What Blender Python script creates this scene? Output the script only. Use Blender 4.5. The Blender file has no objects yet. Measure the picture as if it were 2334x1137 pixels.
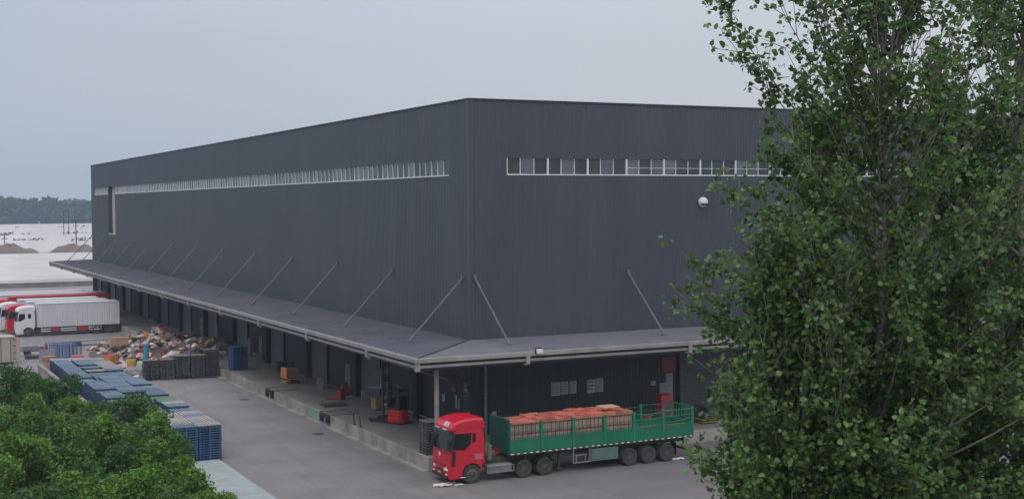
import bpy, bmesh, math, random
from mathutils import Vector, Matrix, noise
import numpy as np
random.seed(7)
rnd = random.random
def U(a, b): return a + (b - a) * rnd()
sc = bpy.context.scene
# ------------------------------------------------------------------ camera
CAMH = 15.5
YAW, PITCH, ROLL, F = 4.70489887e-01, 3.50856622e-02, -6.71065324e-03, 2961.75
cf = Vector((math.sin(YAW)*math.cos(PITCH), math.cos(YAW)*math.cos(PITCH), -math.sin(PITCH)))
rt = Vector((math.cos(YAW), -math.sin(YAW), 0)); up = rt.cross(cf)
rt2 = rt*math.cos(ROLL) + up*math.sin(ROLL); up2 = rt2.cross(cf)
cam = bpy.data.objects.new('camera', bpy.data.cameras.new('camera'))
sc.collection.objects.link(cam)
m = Matrix((rt2, up2, -cf)).transposed().to_4x4(); m.translation = (0, 0, CAMH)
cam.matrix_world = m
cam.data.sensor_width = 36; cam.data.lens = F/2334*36
cam.data.clip_start = 0.2; cam.data.clip_end = 9000
sc.camera = cam
# ------------------------------------------------------------------ world and sun
SUN_EL, SUN_AZ = 52, 205           # azimuth: degrees clockwise from +Y
w = bpy.data.worlds.new('World'); sc.world = w; w.use_nodes = True
nt = w.node_tree; bgn = nt.nodes['Background']
sky = nt.nodes.new('ShaderNodeTexSky'); sky.sky_type = 'NISHITA'; sky.sun_disc = False
sky.sun_elevation = math.radians(SUN_EL); sky.sun_rotation = math.radians(SUN_AZ)
sky.air_density = 1.0; sky.dust_density = 4.0
tc = nt.nodes.new('ShaderNodeTexCoord'); nz = nt.nodes.new('ShaderNodeTexNoise')
nz.inputs['Scale'].default_value = 1.3; nz.inputs['Detail'].default_value = 5; nz.inputs['Roughness'].default_value = .45
cr = nt.nodes.new('ShaderNodeValToRGB')
cr.color_ramp.elements[0].position = .12; cr.color_ramp.elements[0].color = (5.15, 5.7, 6.6, 1)
cr.color_ramp.elements[1].position = .62; cr.color_ramp.elements[1].color = (6.6, 6.8, 7.3, 1)
mx = nt.nodes.new('ShaderNodeMix'); mx.data_type = 'RGBA'; mx.inputs[0].default_value = .88
nt.links.new(tc.outputs['Generated'], nz.inputs['Vector']); 
sxyz = nt.nodes.new('ShaderNodeSeparateXYZ'); nt.links.new(tc.outputs['Generated'], sxyz.inputs[0])
def wm(op, a, b=0.0, c=None):
    q = nt.nodes.new('ShaderNodeMath'); q.operation = op
    for i, v in enumerate((a, b)):
        if isinstance(v, (int, float)): q.inputs[i].default_value = v
        else: nt.links.new(v, q.inputs[i])
    return q.outputs[0]
# overcast: soft left-to-right tint with uneven cloud, brighter towards the zenith
nt.links.new(wm('ADD', wm('MULTIPLY', sxyz.outputs[0], .8), wm('MULTIPLY', wm('SUBTRACT', nz.outputs['Fac'], .5), .5)), cr.inputs[0])
zen = wm('ADD', 1.0, wm('MULTIPLY', wm('MAXIMUM', wm('SUBTRACT', sxyz.outputs[2], .12), 0.0), 1.5))
nt.links.new(sky.outputs[0], mx.inputs[6]); 
mz = nt.nodes.new('ShaderNodeMix'); mz.data_type = 'RGBA'; nt.links.new(wm('MINIMUM', wm('MULTIPLY', wm('MAXIMUM', wm('SUBTRACT', sxyz.outputs[2], .15), 0.0), 2.5), 1.0), mz.inputs[0])
nt.links.new(cr.outputs[0], mz.inputs[6]); mz.inputs[7].default_value = (6.9, 6.85, 7.1, 1); nt.links.new(mz.outputs[2], mx.inputs[7]); nt.links.new(mx.outputs[2], bgn.inputs[0]); nt.links.new(wm('MULTIPLY', zen, .1), bgn.inputs[1])
sl = bpy.data.lights.new('sun', 'SUN'); sl.energy = 0.6; sl.angle = math.radians(25); sl.color = (1, .96, .9)
so = bpy.data.objects.new('sun', sl); sc.collection.objects.link(so)
az, el = math.radians(SUN_AZ), math.radians(SUN_EL)
sdir = Vector((math.sin(az)*math.cos(el), math.cos(az)*math.cos(el), math.sin(el)))
so.rotation_euler = (-sdir).to_track_quat('-Z', 'Y').to_euler()
sc.view_settings.view_transform = 'Standard'; sc.view_settings.look = 'None'
sc.view_settings.exposure = 0; sc.view_settings.gamma = 1
# ------------------------------------------------------------------ materials
def mat(name, col, rough=.7, metal=0, var=.15, vscale=2.0, bump=0, bscale=30, dirt=None, dscale=.6, damt=.5, objvar=0, island=0, trans=0, spec=.5, stretch=None):
    M = bpy.data.materials.new(name); M.use_nodes = True
    n = M.node_tree.nodes; l = M.node_tree.links; b = n['Principled BSDF']
    b.inputs['Roughness'].default_value = rough; b.inputs['Metallic'].default_value = metal
    b.inputs['Specular IOR Level'].default_value = spec
    t = n.new('ShaderNodeTexCoord'); vec = t.outputs['Object']
    if stretch:
        mp = n.new('ShaderNodeMapping'); mp.inputs['Scale'].default_value = stretch
        l.new(vec, mp.inputs['Vector']); vec = mp.outputs[0]
    a = n.new('ShaderNodeTexNoise'); a.inputs['Scale'].default_value = vscale; a.inputs['Detail'].default_value = 6
    l.new(vec, a.inputs['Vector'])
    hsv = n.new('ShaderNodeHueSaturation'); hsv.inputs['Color'].default_value = (*col, 1)
    mr = n.new('ShaderNodeMapRange'); mr.inputs[1].default_value = .3; mr.inputs[2].default_value = .7
    mr.inputs[3].default_value = 1-var; mr.inputs[4].default_value = 1+var
    l.new(a.outputs['Fac'], mr.inputs[0]); val = mr.outputs[0]
    def mul(x, src, amt):
        r = n.new('ShaderNodeMapRange'); r.inputs[3].default_value = 1-amt; r.inputs[4].default_value = 1+amt
        l.new(src, r.inputs[0]); k = n.new('ShaderNodeMath'); k.operation = 'MULTIPLY'
        l.new(x, k.inputs[0]); l.new(r.outputs[0], k.inputs[1]); return k.outputs[0]
    if objvar:
        oi = n.new('ShaderNodeObjectInfo'); val = mul(val, oi.outputs['Random'], objvar)
        hr = n.new('ShaderNodeMapRange'); hr.inputs[3].default_value = .5-.02*objvar*2; hr.inputs[4].default_value = .5+.02*objvar*2
        ml = n.new('ShaderNodeMath'); ml.operation = 'FRACT'; m7 = n.new('ShaderNodeMath'); m7.operation = 'MULTIPLY'; m7.inputs[1].default_value = 7.31
        l.new(oi.outputs['Random'], m7.inputs[0]); l.new(m7.outputs[0], ml.inputs[0]); l.new(ml.outputs[0], hr.inputs[0]); l.new(hr.outputs[0], hsv.inputs['Hue'])
    if island:
        g = n.new('ShaderNodeNewGeometry'); val = mul(val, g.outputs['Random Per Island'], island)
        hr = n.new('ShaderNodeMapRange'); hr.inputs[3].default_value = .475; hr.inputs[4].default_value = .52
        m7 = n.new('ShaderNodeMath'); m7.operation = 'MULTIPLY'; m7.inputs[1].default_value = 5.7
        ml = n.new('ShaderNodeMath'); ml.operation = 'FRACT'
        l.new(g.outputs['Random Per Island'], m7.inputs[0]); l.new(m7.outputs[0], ml.inputs[0]); l.new(ml.outputs[0], hr.inputs[0]); l.new(hr.outputs[0], hsv.inputs['Hue'])
    l.new(val, hsv.inputs['Value']); out = hsv.outputs[0]
    if dirt:
        d = n.new('ShaderNodeTexNoise'); d.inputs['Scale'].default_value = dscale; d.inputs['Detail'].default_value = 8; d.inputs['Roughness'].default_value = .65
        l.new(vec, d.inputs['Vector'])
        r = n.new('ShaderNodeMapRange'); r.inputs[1].default_value = .45; r.inputs[2].default_value = .7; r.inputs[3].default_value = 0; r.inputs[4].default_value = damt
        l.new(d.outputs['Fac'], r.inputs[0])
        k = n.new('ShaderNodeMix'); k.data_type = 'RGBA'; l.new(r.outputs[0], k.inputs[0]); l.new(out, k.inputs[6]); k.inputs[7].default_value = (*dirt, 1)
        out = k.outputs[2]
    l.new(out, b.inputs['Base Color'])
    if bump:
        c = n.new('ShaderNodeTexNoise'); c.inputs['Scale'].default_value = bscale; c.inputs['Detail'].default_value = 4
        l.new(vec, c.inputs['Vector']); bb = n.new('ShaderNodeBump'); bb.inputs['Strength'].default_value = bump; bb.inputs['Distance'].default_value = .02
        l.new(c.outputs['Fac'], bb.inputs['Height']); l.new(bb.outputs[0], b.inputs['Normal'])
    if trans:
        tr = n.new('ShaderNodeBsdfTranslucent'); l.new(out, tr.inputs[0]); ms = n.new('ShaderNodeMixShader'); ms.inputs[0].default_value = trans
        l.new(b.outputs[0], ms.inputs[1]); l.new(tr.outputs[0], ms.inputs[2]); l.new(ms.outputs[0], n['Material Output'].inputs['Surface'])
    return M
DUST = (.16, .14, .12)
M = dict(
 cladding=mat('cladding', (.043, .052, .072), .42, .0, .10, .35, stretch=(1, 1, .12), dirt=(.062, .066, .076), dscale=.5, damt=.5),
 shadeclad=mat('cladding_shade_tone', (.020, .021, .023), .6, .0, .12, .35, stretch=(1, 1, .2)),  # same cladding, colour darkened to paint in the shade beneath the canopy
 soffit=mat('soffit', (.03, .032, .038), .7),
 canopy=mat('canopy_sheet', (.074, .080, .106), .6, .0, .12, .5, dirt=(.11, .11, .12), dscale=.25, damt=.6, spec=.3),
 canopy3=mat('canopy_sheet_pale', (.125, .13, .155), .55, .0, .12, .6, dirt=(.17, .17, .18), dscale=.25, damt=.6, spec=.4),  # paler sheet for the canopy along the right face
 gutter=mat('gutter_metal', (.25, .25, .245), .55, .0, .15, 1, dirt=(.1, .1, .09), damt=.4),
 steel=mat('painted_steel', (.12, .125, .15), .45, .2),
 whitem=mat('white_metal', (.62, .64, .66), .45, 0, .06),
 greym=mat('grey_metal', (.22, .23, .23), .5, .2, .1, dirt=(.06, .06, .06)),
 darkm=mat('dark_metal', (.022, .022, .024), .5, .1),
 shutter=mat('shutter_metal', (.11, .115, .12), .5, .2, .08, 1),
 pilaster=mat('pilaster', (.015, .016, .018), .8),
 glass=mat('window_glass', (.13, .145, .165), .05, .5, .35, .7, spec=.8), glassd=mat('window_glass_dark', (.045, .052, .06), .05, .3, .4, .9, spec=.7),
 framed=mat('frame_head', (.05, .055, .065), .5),
 autoglass=mat('vehicle_glass', (.008, .011, .011), .12, 0, .1, spec=.3),
 concrete=mat('dock_concrete', (.30, .285, .26), .9, 0, .15, .8, .3, 12, dirt=(.09, .08, .07), dscale=.35, damt=.8),
 dockfloor=mat('dock_floor', (.20, .195, .19), .75, 0, .12, .5, .1, 20, dirt=(.10, .09, .085), dscale=.2, damt=.6),
 red=mat('red_paint', (.50, .008, .03), .3, 0, .08, 1.5, dirt=(.25, .02, .03), dscale=1.5, damt=.35),
 reddk=mat('dull_red', (.33, .02, .03), .5, 0, .15, dirt=DUST, damt=.4, objvar=.1),
 brightred=mat('bright_red', (.55, .012, .012), .35),
 whitep=mat('white_paint', (.62, .63, .66), .35, 0, .05, 1, dirt=(.4, .38, .36), dscale=.8, damt=.3),
 boxwall=mat('white_box_panel', (.56, .57, .60), .5, 0, .05, 1, dirt=(.36, .34, .33), dscale=.5, damt=.35),
 tyre=mat('tyre_rubber', (.032, .031, .031), .85, 0, .2, 8, dirt=(.09, .08, .075), dscale=2, damt=.6),
 rim=mat('wheel_rim', (.11, .11, .11), .5, .3, .2, 8, dirt=(.05, .04, .035), dscale=3),
 chassis=mat('chassis', (.05, .045, .043), .75, 0, .25, 4, dirt=(.11, .09, .075), dscale=2),
 green=mat('green_paint', (.004, .165, .090), .45, 0, .15, 1.2, dirt=(.04, .10, .07), dscale=.9, damt=.6),
 greendk=mat('dark_green_paint', (.010, .075, .055), .5, 0, .12, 1.2),
 greengrey=mat('grey_green_box', (.09, .16, .14), .5, .2, .15, 2, dirt=DUST),
 lampw=mat('clear_lamp', (.7, .72, .74), .15), lampy=mat('yellow_plate', (.6, .30, .02), .5), lampr=mat('red_reflector', (.4, .01, .01), .3),
 black=mat('black_plastic', (.012, .012, .013), .5), yellow=mat('yellow_paint', (.55, .36, .03), .5, dirt=DUST), orange=mat('orange_plastic', (.55, .17, .03), .5, dirt=DUST, damt=.4, objvar=.15),
 carton=mat('carton_side', (.37, .23, .20), .8, 0, .12, 3, objvar=.22), cartontop=mat('orange_wrap', (.44, .125, .085), .5, 0, .15, 3, .5, 8, objvar=.25),
 pblue=mat('blue_pallet', (.009, .035, .11), .55, 0, .2, 3, dirt=(.10, .13, .17), dscale=1.2, damt=.45, objvar=.25),
 bale2=mat('brown_wrap', (.34, .10, .06), .5, 0, .2, 3, objvar=.2), pedge=mat('blue_pallet_edge', (.045, .135, .30), .55, 0, .2, 3, dirt=(.12, .16, .21), dscale=1.2, damt=.5, objvar=.25), dedge=mat('dark_pallet_edge', (.15, .16, .15), .6, 0, .3, 2, objvar=.3),
 ptop=mat('dusty_pallet', (.11, .175, .25), .7, 0, .15, 2, dirt=(.22, .24, .25), dscale=.7, damt=.5, objvar=.3),
 ppale=mat('pale_pallet', (.33, .31, .29), .8, 0, .12, 2, dirt=(.2, .22, .24), objvar=.2),
 pgreen=mat('green_pallet', (.10, .20, .14), .7, 0, .15, 2, dirt=(.3, .32, .2), objvar=.2),
 pdark=mat('dark_pallet', (.012, .018, .022), .6, 0, .3, 2, dirt=(.07, .07, .06), dscale=2, objvar=.3),
 cwood=mat('timber', (.26, .16, .09), .8, 0, .2, 3, objvar=.2), cardboard=mat('cardboard', (.38, .25, .17), .85, 0, .12, 2, objvar=.25),
 bark=mat('bark', (.16, .155, .13), .9, 0, .25, 6, .5, 20), barkd=mat('dark_bark', (.06, .05, .04), .9, 0, .25, 6),
 leaf=mat('poplar_leaf', (.092, .172, .048), .42, 0, .3, .8, island=.6, trans=.4, spec=.5),
 leaf2=mat('shrub_leaf', (.084, .178, .024), .55, 0, .5, .9, island=.4, trans=.3, spec=.3),
 leaf3=mat('shrub_leaf_dark', (.042, .105, .024), .6, 0, .45, .6, island=.4, trans=.3, spec=.3),
 forest=mat('forest_leaf', (.045, .075, .045), .9, 0, .35, .03, island=.5, spec=.1),
 film=mat('plastic_film', (.47, .45, .46), .6, 0, .12, .08, dirt=(.33, .31, .31), dscale=.05, damt=.7),
 dirtm=mat('dirt', (.16, .13, .12), .95, 0, .25, .1, dirt=(.08, .07, .06), dscale=.05),
 paper=mat('paper_print', (.42, .42, .41), .8, 0, .1, 3), ink=mat('printed_ink', (.05, .05, .05), .8), signred=mat('sign_red', (.30, .03, .04), .6),
 wallcap=mat('wall_render', (.25, .225, .22), .9, 0, .15, 1, dirt=(.12, .1, .09)), roofsheet=mat('pale_roof_sheet', (.27, .32, .33), .5, .1, .12, 1.5, dirt=(.2, .2, .2), dscale=.5),
 wire=mat('blue_wire', (.03, .08, .25), .5), panelgrey=mat('grey_panel', (.3, .3, .35), .6), flesh=mat('white_text', (.75, .75, .75), .6),
)
SACK = [('white', (.62, .60, .60)), ('beige', (.42, .33, .25)), ('pink', (.55, .30, .30)), ('brown', (.17, .09, .06)), ('grey', (.28, .27, .28)), ('pale lilac', (.48, .43, .55)),
        ('dark red', (.22, .03, .04)), ('olive', (.16, .14, .05)), ('teal', (.22, .45, .42)), ('black', (.025, .02, .025)), ('violet', (.12, .05, .22)), ('orange', (.5, .18, .05))]
SM = {k: mat('sack_' + k.replace(' ', '_'), c, .75, 0, .25, 3, .4, 6, dirt=(.2, .15, .12), dscale=2, damt=.4, objvar=.2) for k, c in SACK}
# ------------------------------------------------------------------ mesh helpers
class MB:
    def __init__(s): s.v = []; s.f = []; s.mi = []; s.cur = 0
    def add(s, vs, fs):
        o = len(s.v); s.v += [tuple(p) for p in vs]
        for f in fs: s.f.append(tuple(i+o for i in f)); s.mi.append(s.cur)
        return s
    def box(s, x0, x1, y0, y1, z0, z1, rot=0, c=None):
        vs = [(x, y, z) for x in (x0, x1) for y in (y0, y1) for z in (z0, z1)]
        if rot:
            cx, cy = c or ((x0+x1)/2, (y0+y1)/2); ca, sa = math.cos(rot), math.sin(rot)
            vs = [(cx+(x-cx)*ca-(y-cy)*sa, cy+(x-cx)*sa+(y-cy)*ca, z) for x, y, z in vs]
        return s.add(vs, [(0, 1, 3, 2), (4, 6, 7, 5), (0, 4, 5, 1), (2, 3, 7, 6), (0, 2, 6, 4), (1, 5, 7, 3)])
    def tube(s, a, b, r0, r1=None, n=8, caps=True):
        a, b = Vector(a), Vector(b); r1 = r0 if r1 is None else r1; d = b-a
        if d.length < 1e-6: return s
        q = d.to_track_quat('Z', 'Y'); vs = []
        for p, r in ((a, r0), (b, r1)):
            for i in range(n):
                t = 2*math.pi*i/n; vs.append(p + q @ Vector((r*math.cos(t), r*math.sin(t), 0)))
        fs = [(i, (i+1) % n, n+(i+1) % n, n+i) for i in range(n)]
        if caps: fs += [tuple(range(n-1, -1, -1)), tuple(range(n, 2*n))]
        return s.add(vs, fs)
    def lathe(s, prof, c, axis='Z', n=20):
        vs = []; fs = []
        for r, h in prof:
            for i in range(n):
                t = 2*math.pi*i/n; a, b = r*math.cos(t), r*math.sin(t)
                vs.append((c[0]+a, c[1]+b, c[2]+h) if axis == 'Z' else (c[0]+a, c[1]+h, c[2]+b))
        for k in range(len(prof)-1):
            for i in range(n): fs.append((k*n+i, k*n+(i+1) % n, (k+1)*n+(i+1) % n, (k+1)*n+i))
        if prof[0][0] > 1e-4: fs.append(tuple(range(n-1, -1, -1)))
        if prof[-1][0] > 1e-4: fs.append(tuple((len(prof)-1)*n+i for i in range(n)))
        return s.add(vs, fs)
    def prism(s, poly, y0, y1, plane='XZ'):
        n = len(poly)
        def P(a, b, h): return (a, h, b) if plane == 'XZ' else ((h, a, b) if plane == 'YZ' else (a, b, h))
        vs = [P(a, b, y0) for a, b in poly] + [P(a, b, y1) for a, b in poly]
        return s.add(vs, [(i, (i+1) % n, n+(i+1) % n, n+i) for i in range(n)] + [tuple(range(n-1, -1, -1)), tuple(range(n, 2*n))])
    def mesh(s, name, mats, smooth=False):
        me = bpy.data.meshes.new(name); me.from_pydata(s.v, [], s.f)
        for mm in (mats if isinstance(mats, (list, tuple)) else [mats]): me.materials.append(mm)
        if any(s.mi): me.polygons.foreach_set('material_index', s.mi)
        bm = bmesh.new(); bm.from_mesh(me); bmesh.ops.recalc_face_normals(bm, faces=bm.faces); bm.to_mesh(me); bm.free()
        if smooth: me.polygons.foreach_set('use_smooth', [True]*len(me.polygons))
        return me
    def build(s, name, mats, parent=None, smooth=False, bevel=0, loc=None):
        o = bpy.data.objects.new(name, s.mesh(name, mats, smooth)); sc.collection.objects.link(o)
        if parent: o.parent = parent
        if loc: o.location = loc
        if bevel:
            b = o.modifiers.new('bevel', 'BEVEL'); b.width = bevel; b.segments = 2; b.limit_method = 'ANGLE'
        return o
def tag(o, label=None, cat=None, group=None, kind=None):
    if label: o['label'] = label
    if cat: o['category'] = cat
    if group: o['group'] = group
    if kind: o['kind'] = kind
    return o
def thing(name, loc, label, cat, group=None, rz=0):
    o = bpy.data.objects.new(name, None); sc.collection.objects.link(o); o.location = loc; o.rotation_euler = (0, 0, rz)
    return tag(o, label, cat, group)
def copy_tree(o, parent=None):
    c = o.copy(); sc.collection.objects.link(c)
    if parent: c.parent = parent
    for ch in list(o.children): copy_tree(ch, c)
    return c
def npmesh(name, V, Fq, mats, mi=None):
    me = bpy.data.meshes.new(name); k = Fq.shape[1]
    me.vertices.add(len(V)); me.vertices.foreach_set('co', V.astype(np.float32).ravel())
    me.loops.add(Fq.size); me.loops.foreach_set('vertex_index', Fq.astype(np.int32).ravel())
    me.polygons.add(len(Fq)); me.polygons.foreach_set('loop_start', np.arange(0, Fq.size, k, dtype=np.int32)); me.polygons.foreach_set('loop_total', np.full(len(Fq), k, np.int32))
    for q in mats: me.materials.append(q)
    if mi is not None: me.polygons.foreach_set('material_index', mi)
    me.update(); me.validate(); return me
ORD = ['first', 'second', 'third', 'fourth', 'fifth', 'sixth', 'seventh', 'eighth', 'ninth', 'tenth', 'eleventh', 'twelfth', 'thirteenth', 'fourteenth', 'fifteenth', 'sixteenth', 'seventeenth', 'eighteenth', 'nineteenth', 'twentieth',
       'twenty-first', 'twenty-second', 'twenty-third', 'twenty-fourth', 'twenty-fifth', 'twenty-sixth', 'twenty-seventh', 'twenty-eighth', 'twenty-ninth', 'thirtieth', 'thirty-first', 'thirty-second', 'thirty-third', 'thirty-fourth', 'thirty-fifth', 'thirty-sixth']
# ------------------------------------------------------------------ ground
def ground_mat():
    G = bpy.data.materials.new('yard_paving'); G.use_nodes = True; n = G.node_tree.nodes; l = G.node_tree.links; b = n['Principled BSDF']
    t = n.new('ShaderNodeTexCoord'); V = t.outputs['Object']
    def NZ(s, d=6, r=.6, stretch=None):
        a = n.new('ShaderNodeTexNoise'); a.inputs['Scale'].default_value = s; a.inputs['Detail'].default_value = d; a.inputs['Roughness'].default_value = r
        if stretch:
            mp = n.new('ShaderNodeMapping'); mp.inputs['Scale'].default_value = stretch; mp.inputs['Rotation'].default_value = (0, 0, .35); l.new(V, mp.inputs[0]); l.new(mp.outputs[0], a.inputs[0])
        else: l.new(V, a.inputs[0])
        return a.outputs['Fac']
    def MR(x, a, b_, c, d):
        r = n.new('ShaderNodeMapRange'); l.new(x, r.inputs[0])
        for i, q in enumerate((a, b_, c, d)): r.inputs[i+1].default_value = q
        return r.outputs[0]
    def MIX(f, A, B):
        k = n.new('ShaderNodeMix'); k.data_type = 'RGBA'
        l.new(f, k.inputs[0])
        for i, q in ((6, A), (7, B)):
            if isinstance(q, tuple): k.inputs[i].default_value = (*q, 1)
            else: l.new(q, k.inputs[i])
        return k.outputs[2]
    sx = n.new('ShaderNodeSeparateXYZ'); l.new(V, sx.inputs[0])
    # yard gets darker, oilier asphalt towards the loading corner (south-east)
    m1 = n.new('ShaderNodeMath'); m1.operation = 'SUBTRACT'; l.new(sx.outputs[1], m1.inputs[0])
    m0 = n.new('ShaderNodeMath'); m0.operation = 'MULTIPLY'; m0.inputs[1].default_value = 1.6; l.new(sx.outputs[0], m0.inputs[0]); l.new(m0.outputs[0], m1.inputs[1])
    ma = n.new('ShaderNodeMath'); ma.operation = 'ADD'; l.new(m1.outputs[0], ma.inputs[0]); l.new(MR(NZ(.08, 3), 0, 1, -25, 25), ma.inputs[1])
    base = MIX(MR(ma.outputs[0], -5, 70, 0, 1), (.125, .118, .125), (.24, .225, .235))
    base = MIX(MR(NZ(.22, 8, .65), .42, .72, 0, .55), base, (.085, .08, .082))
    base = MIX(MR(NZ(.5, 6, .6, (.12, 1, 1)), .5, .75, 0, .45), base, (.19, .185, .19))
    base = MIX(MR(NZ(9, 4, .7), .35, .75, 0, .25), base, (.14, .13, .13))
    base = MIX(MR(NZ(1.7, 5, .7), .62, .7, 0, .4), base, (.07, .066, .066))
    base = MIX(MR(NZ(1.6, 4, .6, (1, .035, 1)), .52, .72, 0, .35), base, (.075, .07, .074))
    base = MIX(MR(NZ(.9, 3, .5), .70, .76, 0, .6), base, (.045, .043, .046))
    br = n.new('ShaderNodeTexBrick'); br.offset = 0; l.new(V, br.inputs['Vector'])
    for nm, q in (('Scale', 1), ('Mortar Size', .02), ('Brick Width', 6), ('Row Height', 6), ('Mortar Smooth', .3)): br.inputs[nm].default_value = q
    jf = n.new('ShaderNodeMath'); jf.operation = 'MULTIPLY'; l.new(br.outputs['Fac'], jf.inputs[0]); l.new(MR(NZ(.15, 3), .45, .6, 0, .45), jf.inputs[1])
    base = MIX(jf.outputs[0], base, (.05, .048, .05))
    vo = n.new('ShaderNodeTexVoronoi'); vo.feature = 'DISTANCE_TO_EDGE'; vo.inputs['Scale'].default_value = .16; l.new(V, vo.inputs['Vector'])
    ck = n.new('ShaderNodeMath'); ck.operation = 'MULTIPLY'; l.new(MR(vo.outputs['Distance'], 0, .006, 1, 0), ck.inputs[0]); l.new(MR(NZ(.1, 2), .48, .6, 0, .5), ck.inputs[1])
    base = MIX(ck.outputs[0], base, (.05, .048, .05))
    l.new(base, b.inputs['Base Color']); l.new(MR(NZ(.3), .3, .7, .62, .92), b.inputs['Roughness'])
    bb = n.new('ShaderNodeBump'); bb.inputs['Strength'].default_value = .25; bb.inputs['Distance'].default_value = .02; l.new(NZ(25, 3), bb.inputs['Height']); l.new(bb.outputs[0], b.inputs['Normal'])
    return G
fieldm = mat('field_ground', (.30, .28, .28), .9, 0, .15, .02, dirt=(.16, .13, .12), dscale=.012, damt=.75)
tag(MB().box(-1500, 1600, -1400, 1700, -.5, -.01).build('field', fieldm), kind='structure')
tag(MB().box(-60, 160, 20, 262, -.3, 0).build('yard', ground_mat()), kind='structure')
grassm = mat('grass', (.05, .10, .025), .9, 0, .4, .7, .6, 10, dirt=(.10, .09, .04), dscale=.4)
tag(MB().box(-60, 14.9, 15, 118, -.2, .03).build('verge', grassm), kind='structure')
# ------------------------------------------------------------------ warehouse
XW, YW, XE, YN, ZT = 34.8, 74.3, 128.0, 218.6, 22.1
ZS, ZH = 17.33, 18.48
wh = thing('warehouse', (XW, YW, 0), 'huge dark grey corrugated warehouse with ribbon windows and a canopy round its foot', 'warehouse')
def loc(mb): # shift vertices so children live in the warehouse's frame
    mb.v = [(x-XW, y-YW, z) for x, y, z in mb.v]; return mb
def corr(mb, axis, a0, a1, z0, z1, fixed, pitch=.25, depth=.022):
    """trapezoid sheet; axis 'Y': plane x=fixed facing -x ; axis 'X': plane y=fixed facing -y"""
    pts = []; t = math.floor(a0/pitch)*pitch
    while t < a1:
        for u, d in ((0, 0), (.55, 0), (.65, 1), (.90, 1)):
            q = t+u*pitch
            if a0 < q < a1: pts.append((q, d))
        t += pitch
    pts = [(a0, 0)] + pts + [(a1, 0)]
    vs = []
    for q, d in pts:
        for z in (z0, z1): vs.append((fixed-d*depth, q, z) if axis == 'Y' else (q, fixed-d*depth, z))
    fs = [(2*i, 2*i+2, 2*i+3, 2*i+1) for i in range(len(pts)-1)]
    mb.add(vs, fs)
wl = MB()
WL0, WL1, SL0, SL1, WL2 = 77.4, 197.3, 197.45, 203.2, 215.4
corr(wl, 'Y', YW, YN, 6.6, 11.4, XW); corr(wl, 'Y', YW, SL0, 11.4, ZS, XW); corr(wl, 'Y', SL1, YN, 11.4, ZS, XW)
corr(wl, 'Y', YW, WL0, ZS, ZH, XW); corr(wl, 'Y', WL2, YN, ZS, ZH, XW); corr(wl, 'Y', YW, YN, ZH, ZT-.05, XW)
loc(wl).build('wall', M['cladding'], wh)
lw = MB(); corr(lw, 'Y', YW, YN, 0, 6.6, XW); corr(lw, 'X', XW, XE, 0, 6.6, YW); loc(lw).build('dock_level_wall', M['shadeclad'], wh)
wr = MB(); WR0, WR1 = 37.45, 121.45
corr(wr, 'X', XW, XE, 6.6, ZS, YW); corr(wr, 'X', XW, WR0, ZS, ZH, YW); corr(wr, 'X', WR1, XE, ZS, ZH, YW); corr(wr, 'X', XW, XE, ZH, ZT-.05, YW)
loc(wr).build('wall', M['cladding'], wh)
bk = MB(); bk.box(XW+.02, XE, YN-.1, YN, 0, ZT-.05).box(XE-.1, XE, YW+.02, YN-.11, 0, ZT-.05); loc(bk).build('wall', M['cladding'], wh)
rf = MB().box(XW+.3, XE-.2, YW+.3, YN-.2, ZT-.6, ZT-.4); loc(rf).build('roof', M['steel'], wh)
cp = MB().box(XW-.09, XW+.3, YW+.3, YN+.05, ZT-.04, ZT+.06).box(XW-.09, XE+.05, YW-.09, YW+.298, ZT-.04, ZT+.06)
ct = MB().box(XW-.06, XW-.034, YW-.06, YW+.25, 6.9, ZT-.05).box(XW-.03, XW+.25, YW-.06, YW-.034, 6.9, ZT-.05); loc(ct).build('corner_trim', M['cladding'], wh)
loc(cp).build('parapet_trim', M['soffit'], wh)
sr = MB(); sr.cur = 0
sr.box(XW+.6, XW+.65, SL0-.3, SL1+.3, 11.2, 18.6)
sr.cur = 1; sr.box(XW+.01, XW+.6, SL0-.1, SL0-.02, 11.3, 18.2).box(XW+.01, XW+.6, SL1+.02, SL1+.1, 11.3, 18.2).box(XW+.01, XW+.6, SL0-.02, SL1+.02, 11.25, 11.38)
sr.cur = 2; sr.box(XW-.05, XW+.02, SL0, SL1, 11.36, 11.46)
loc(sr).build('wall_recess', [mat('recess_back', (.42, .38, .36), .8), M['cladding'], M['whitem']], wh)
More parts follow.
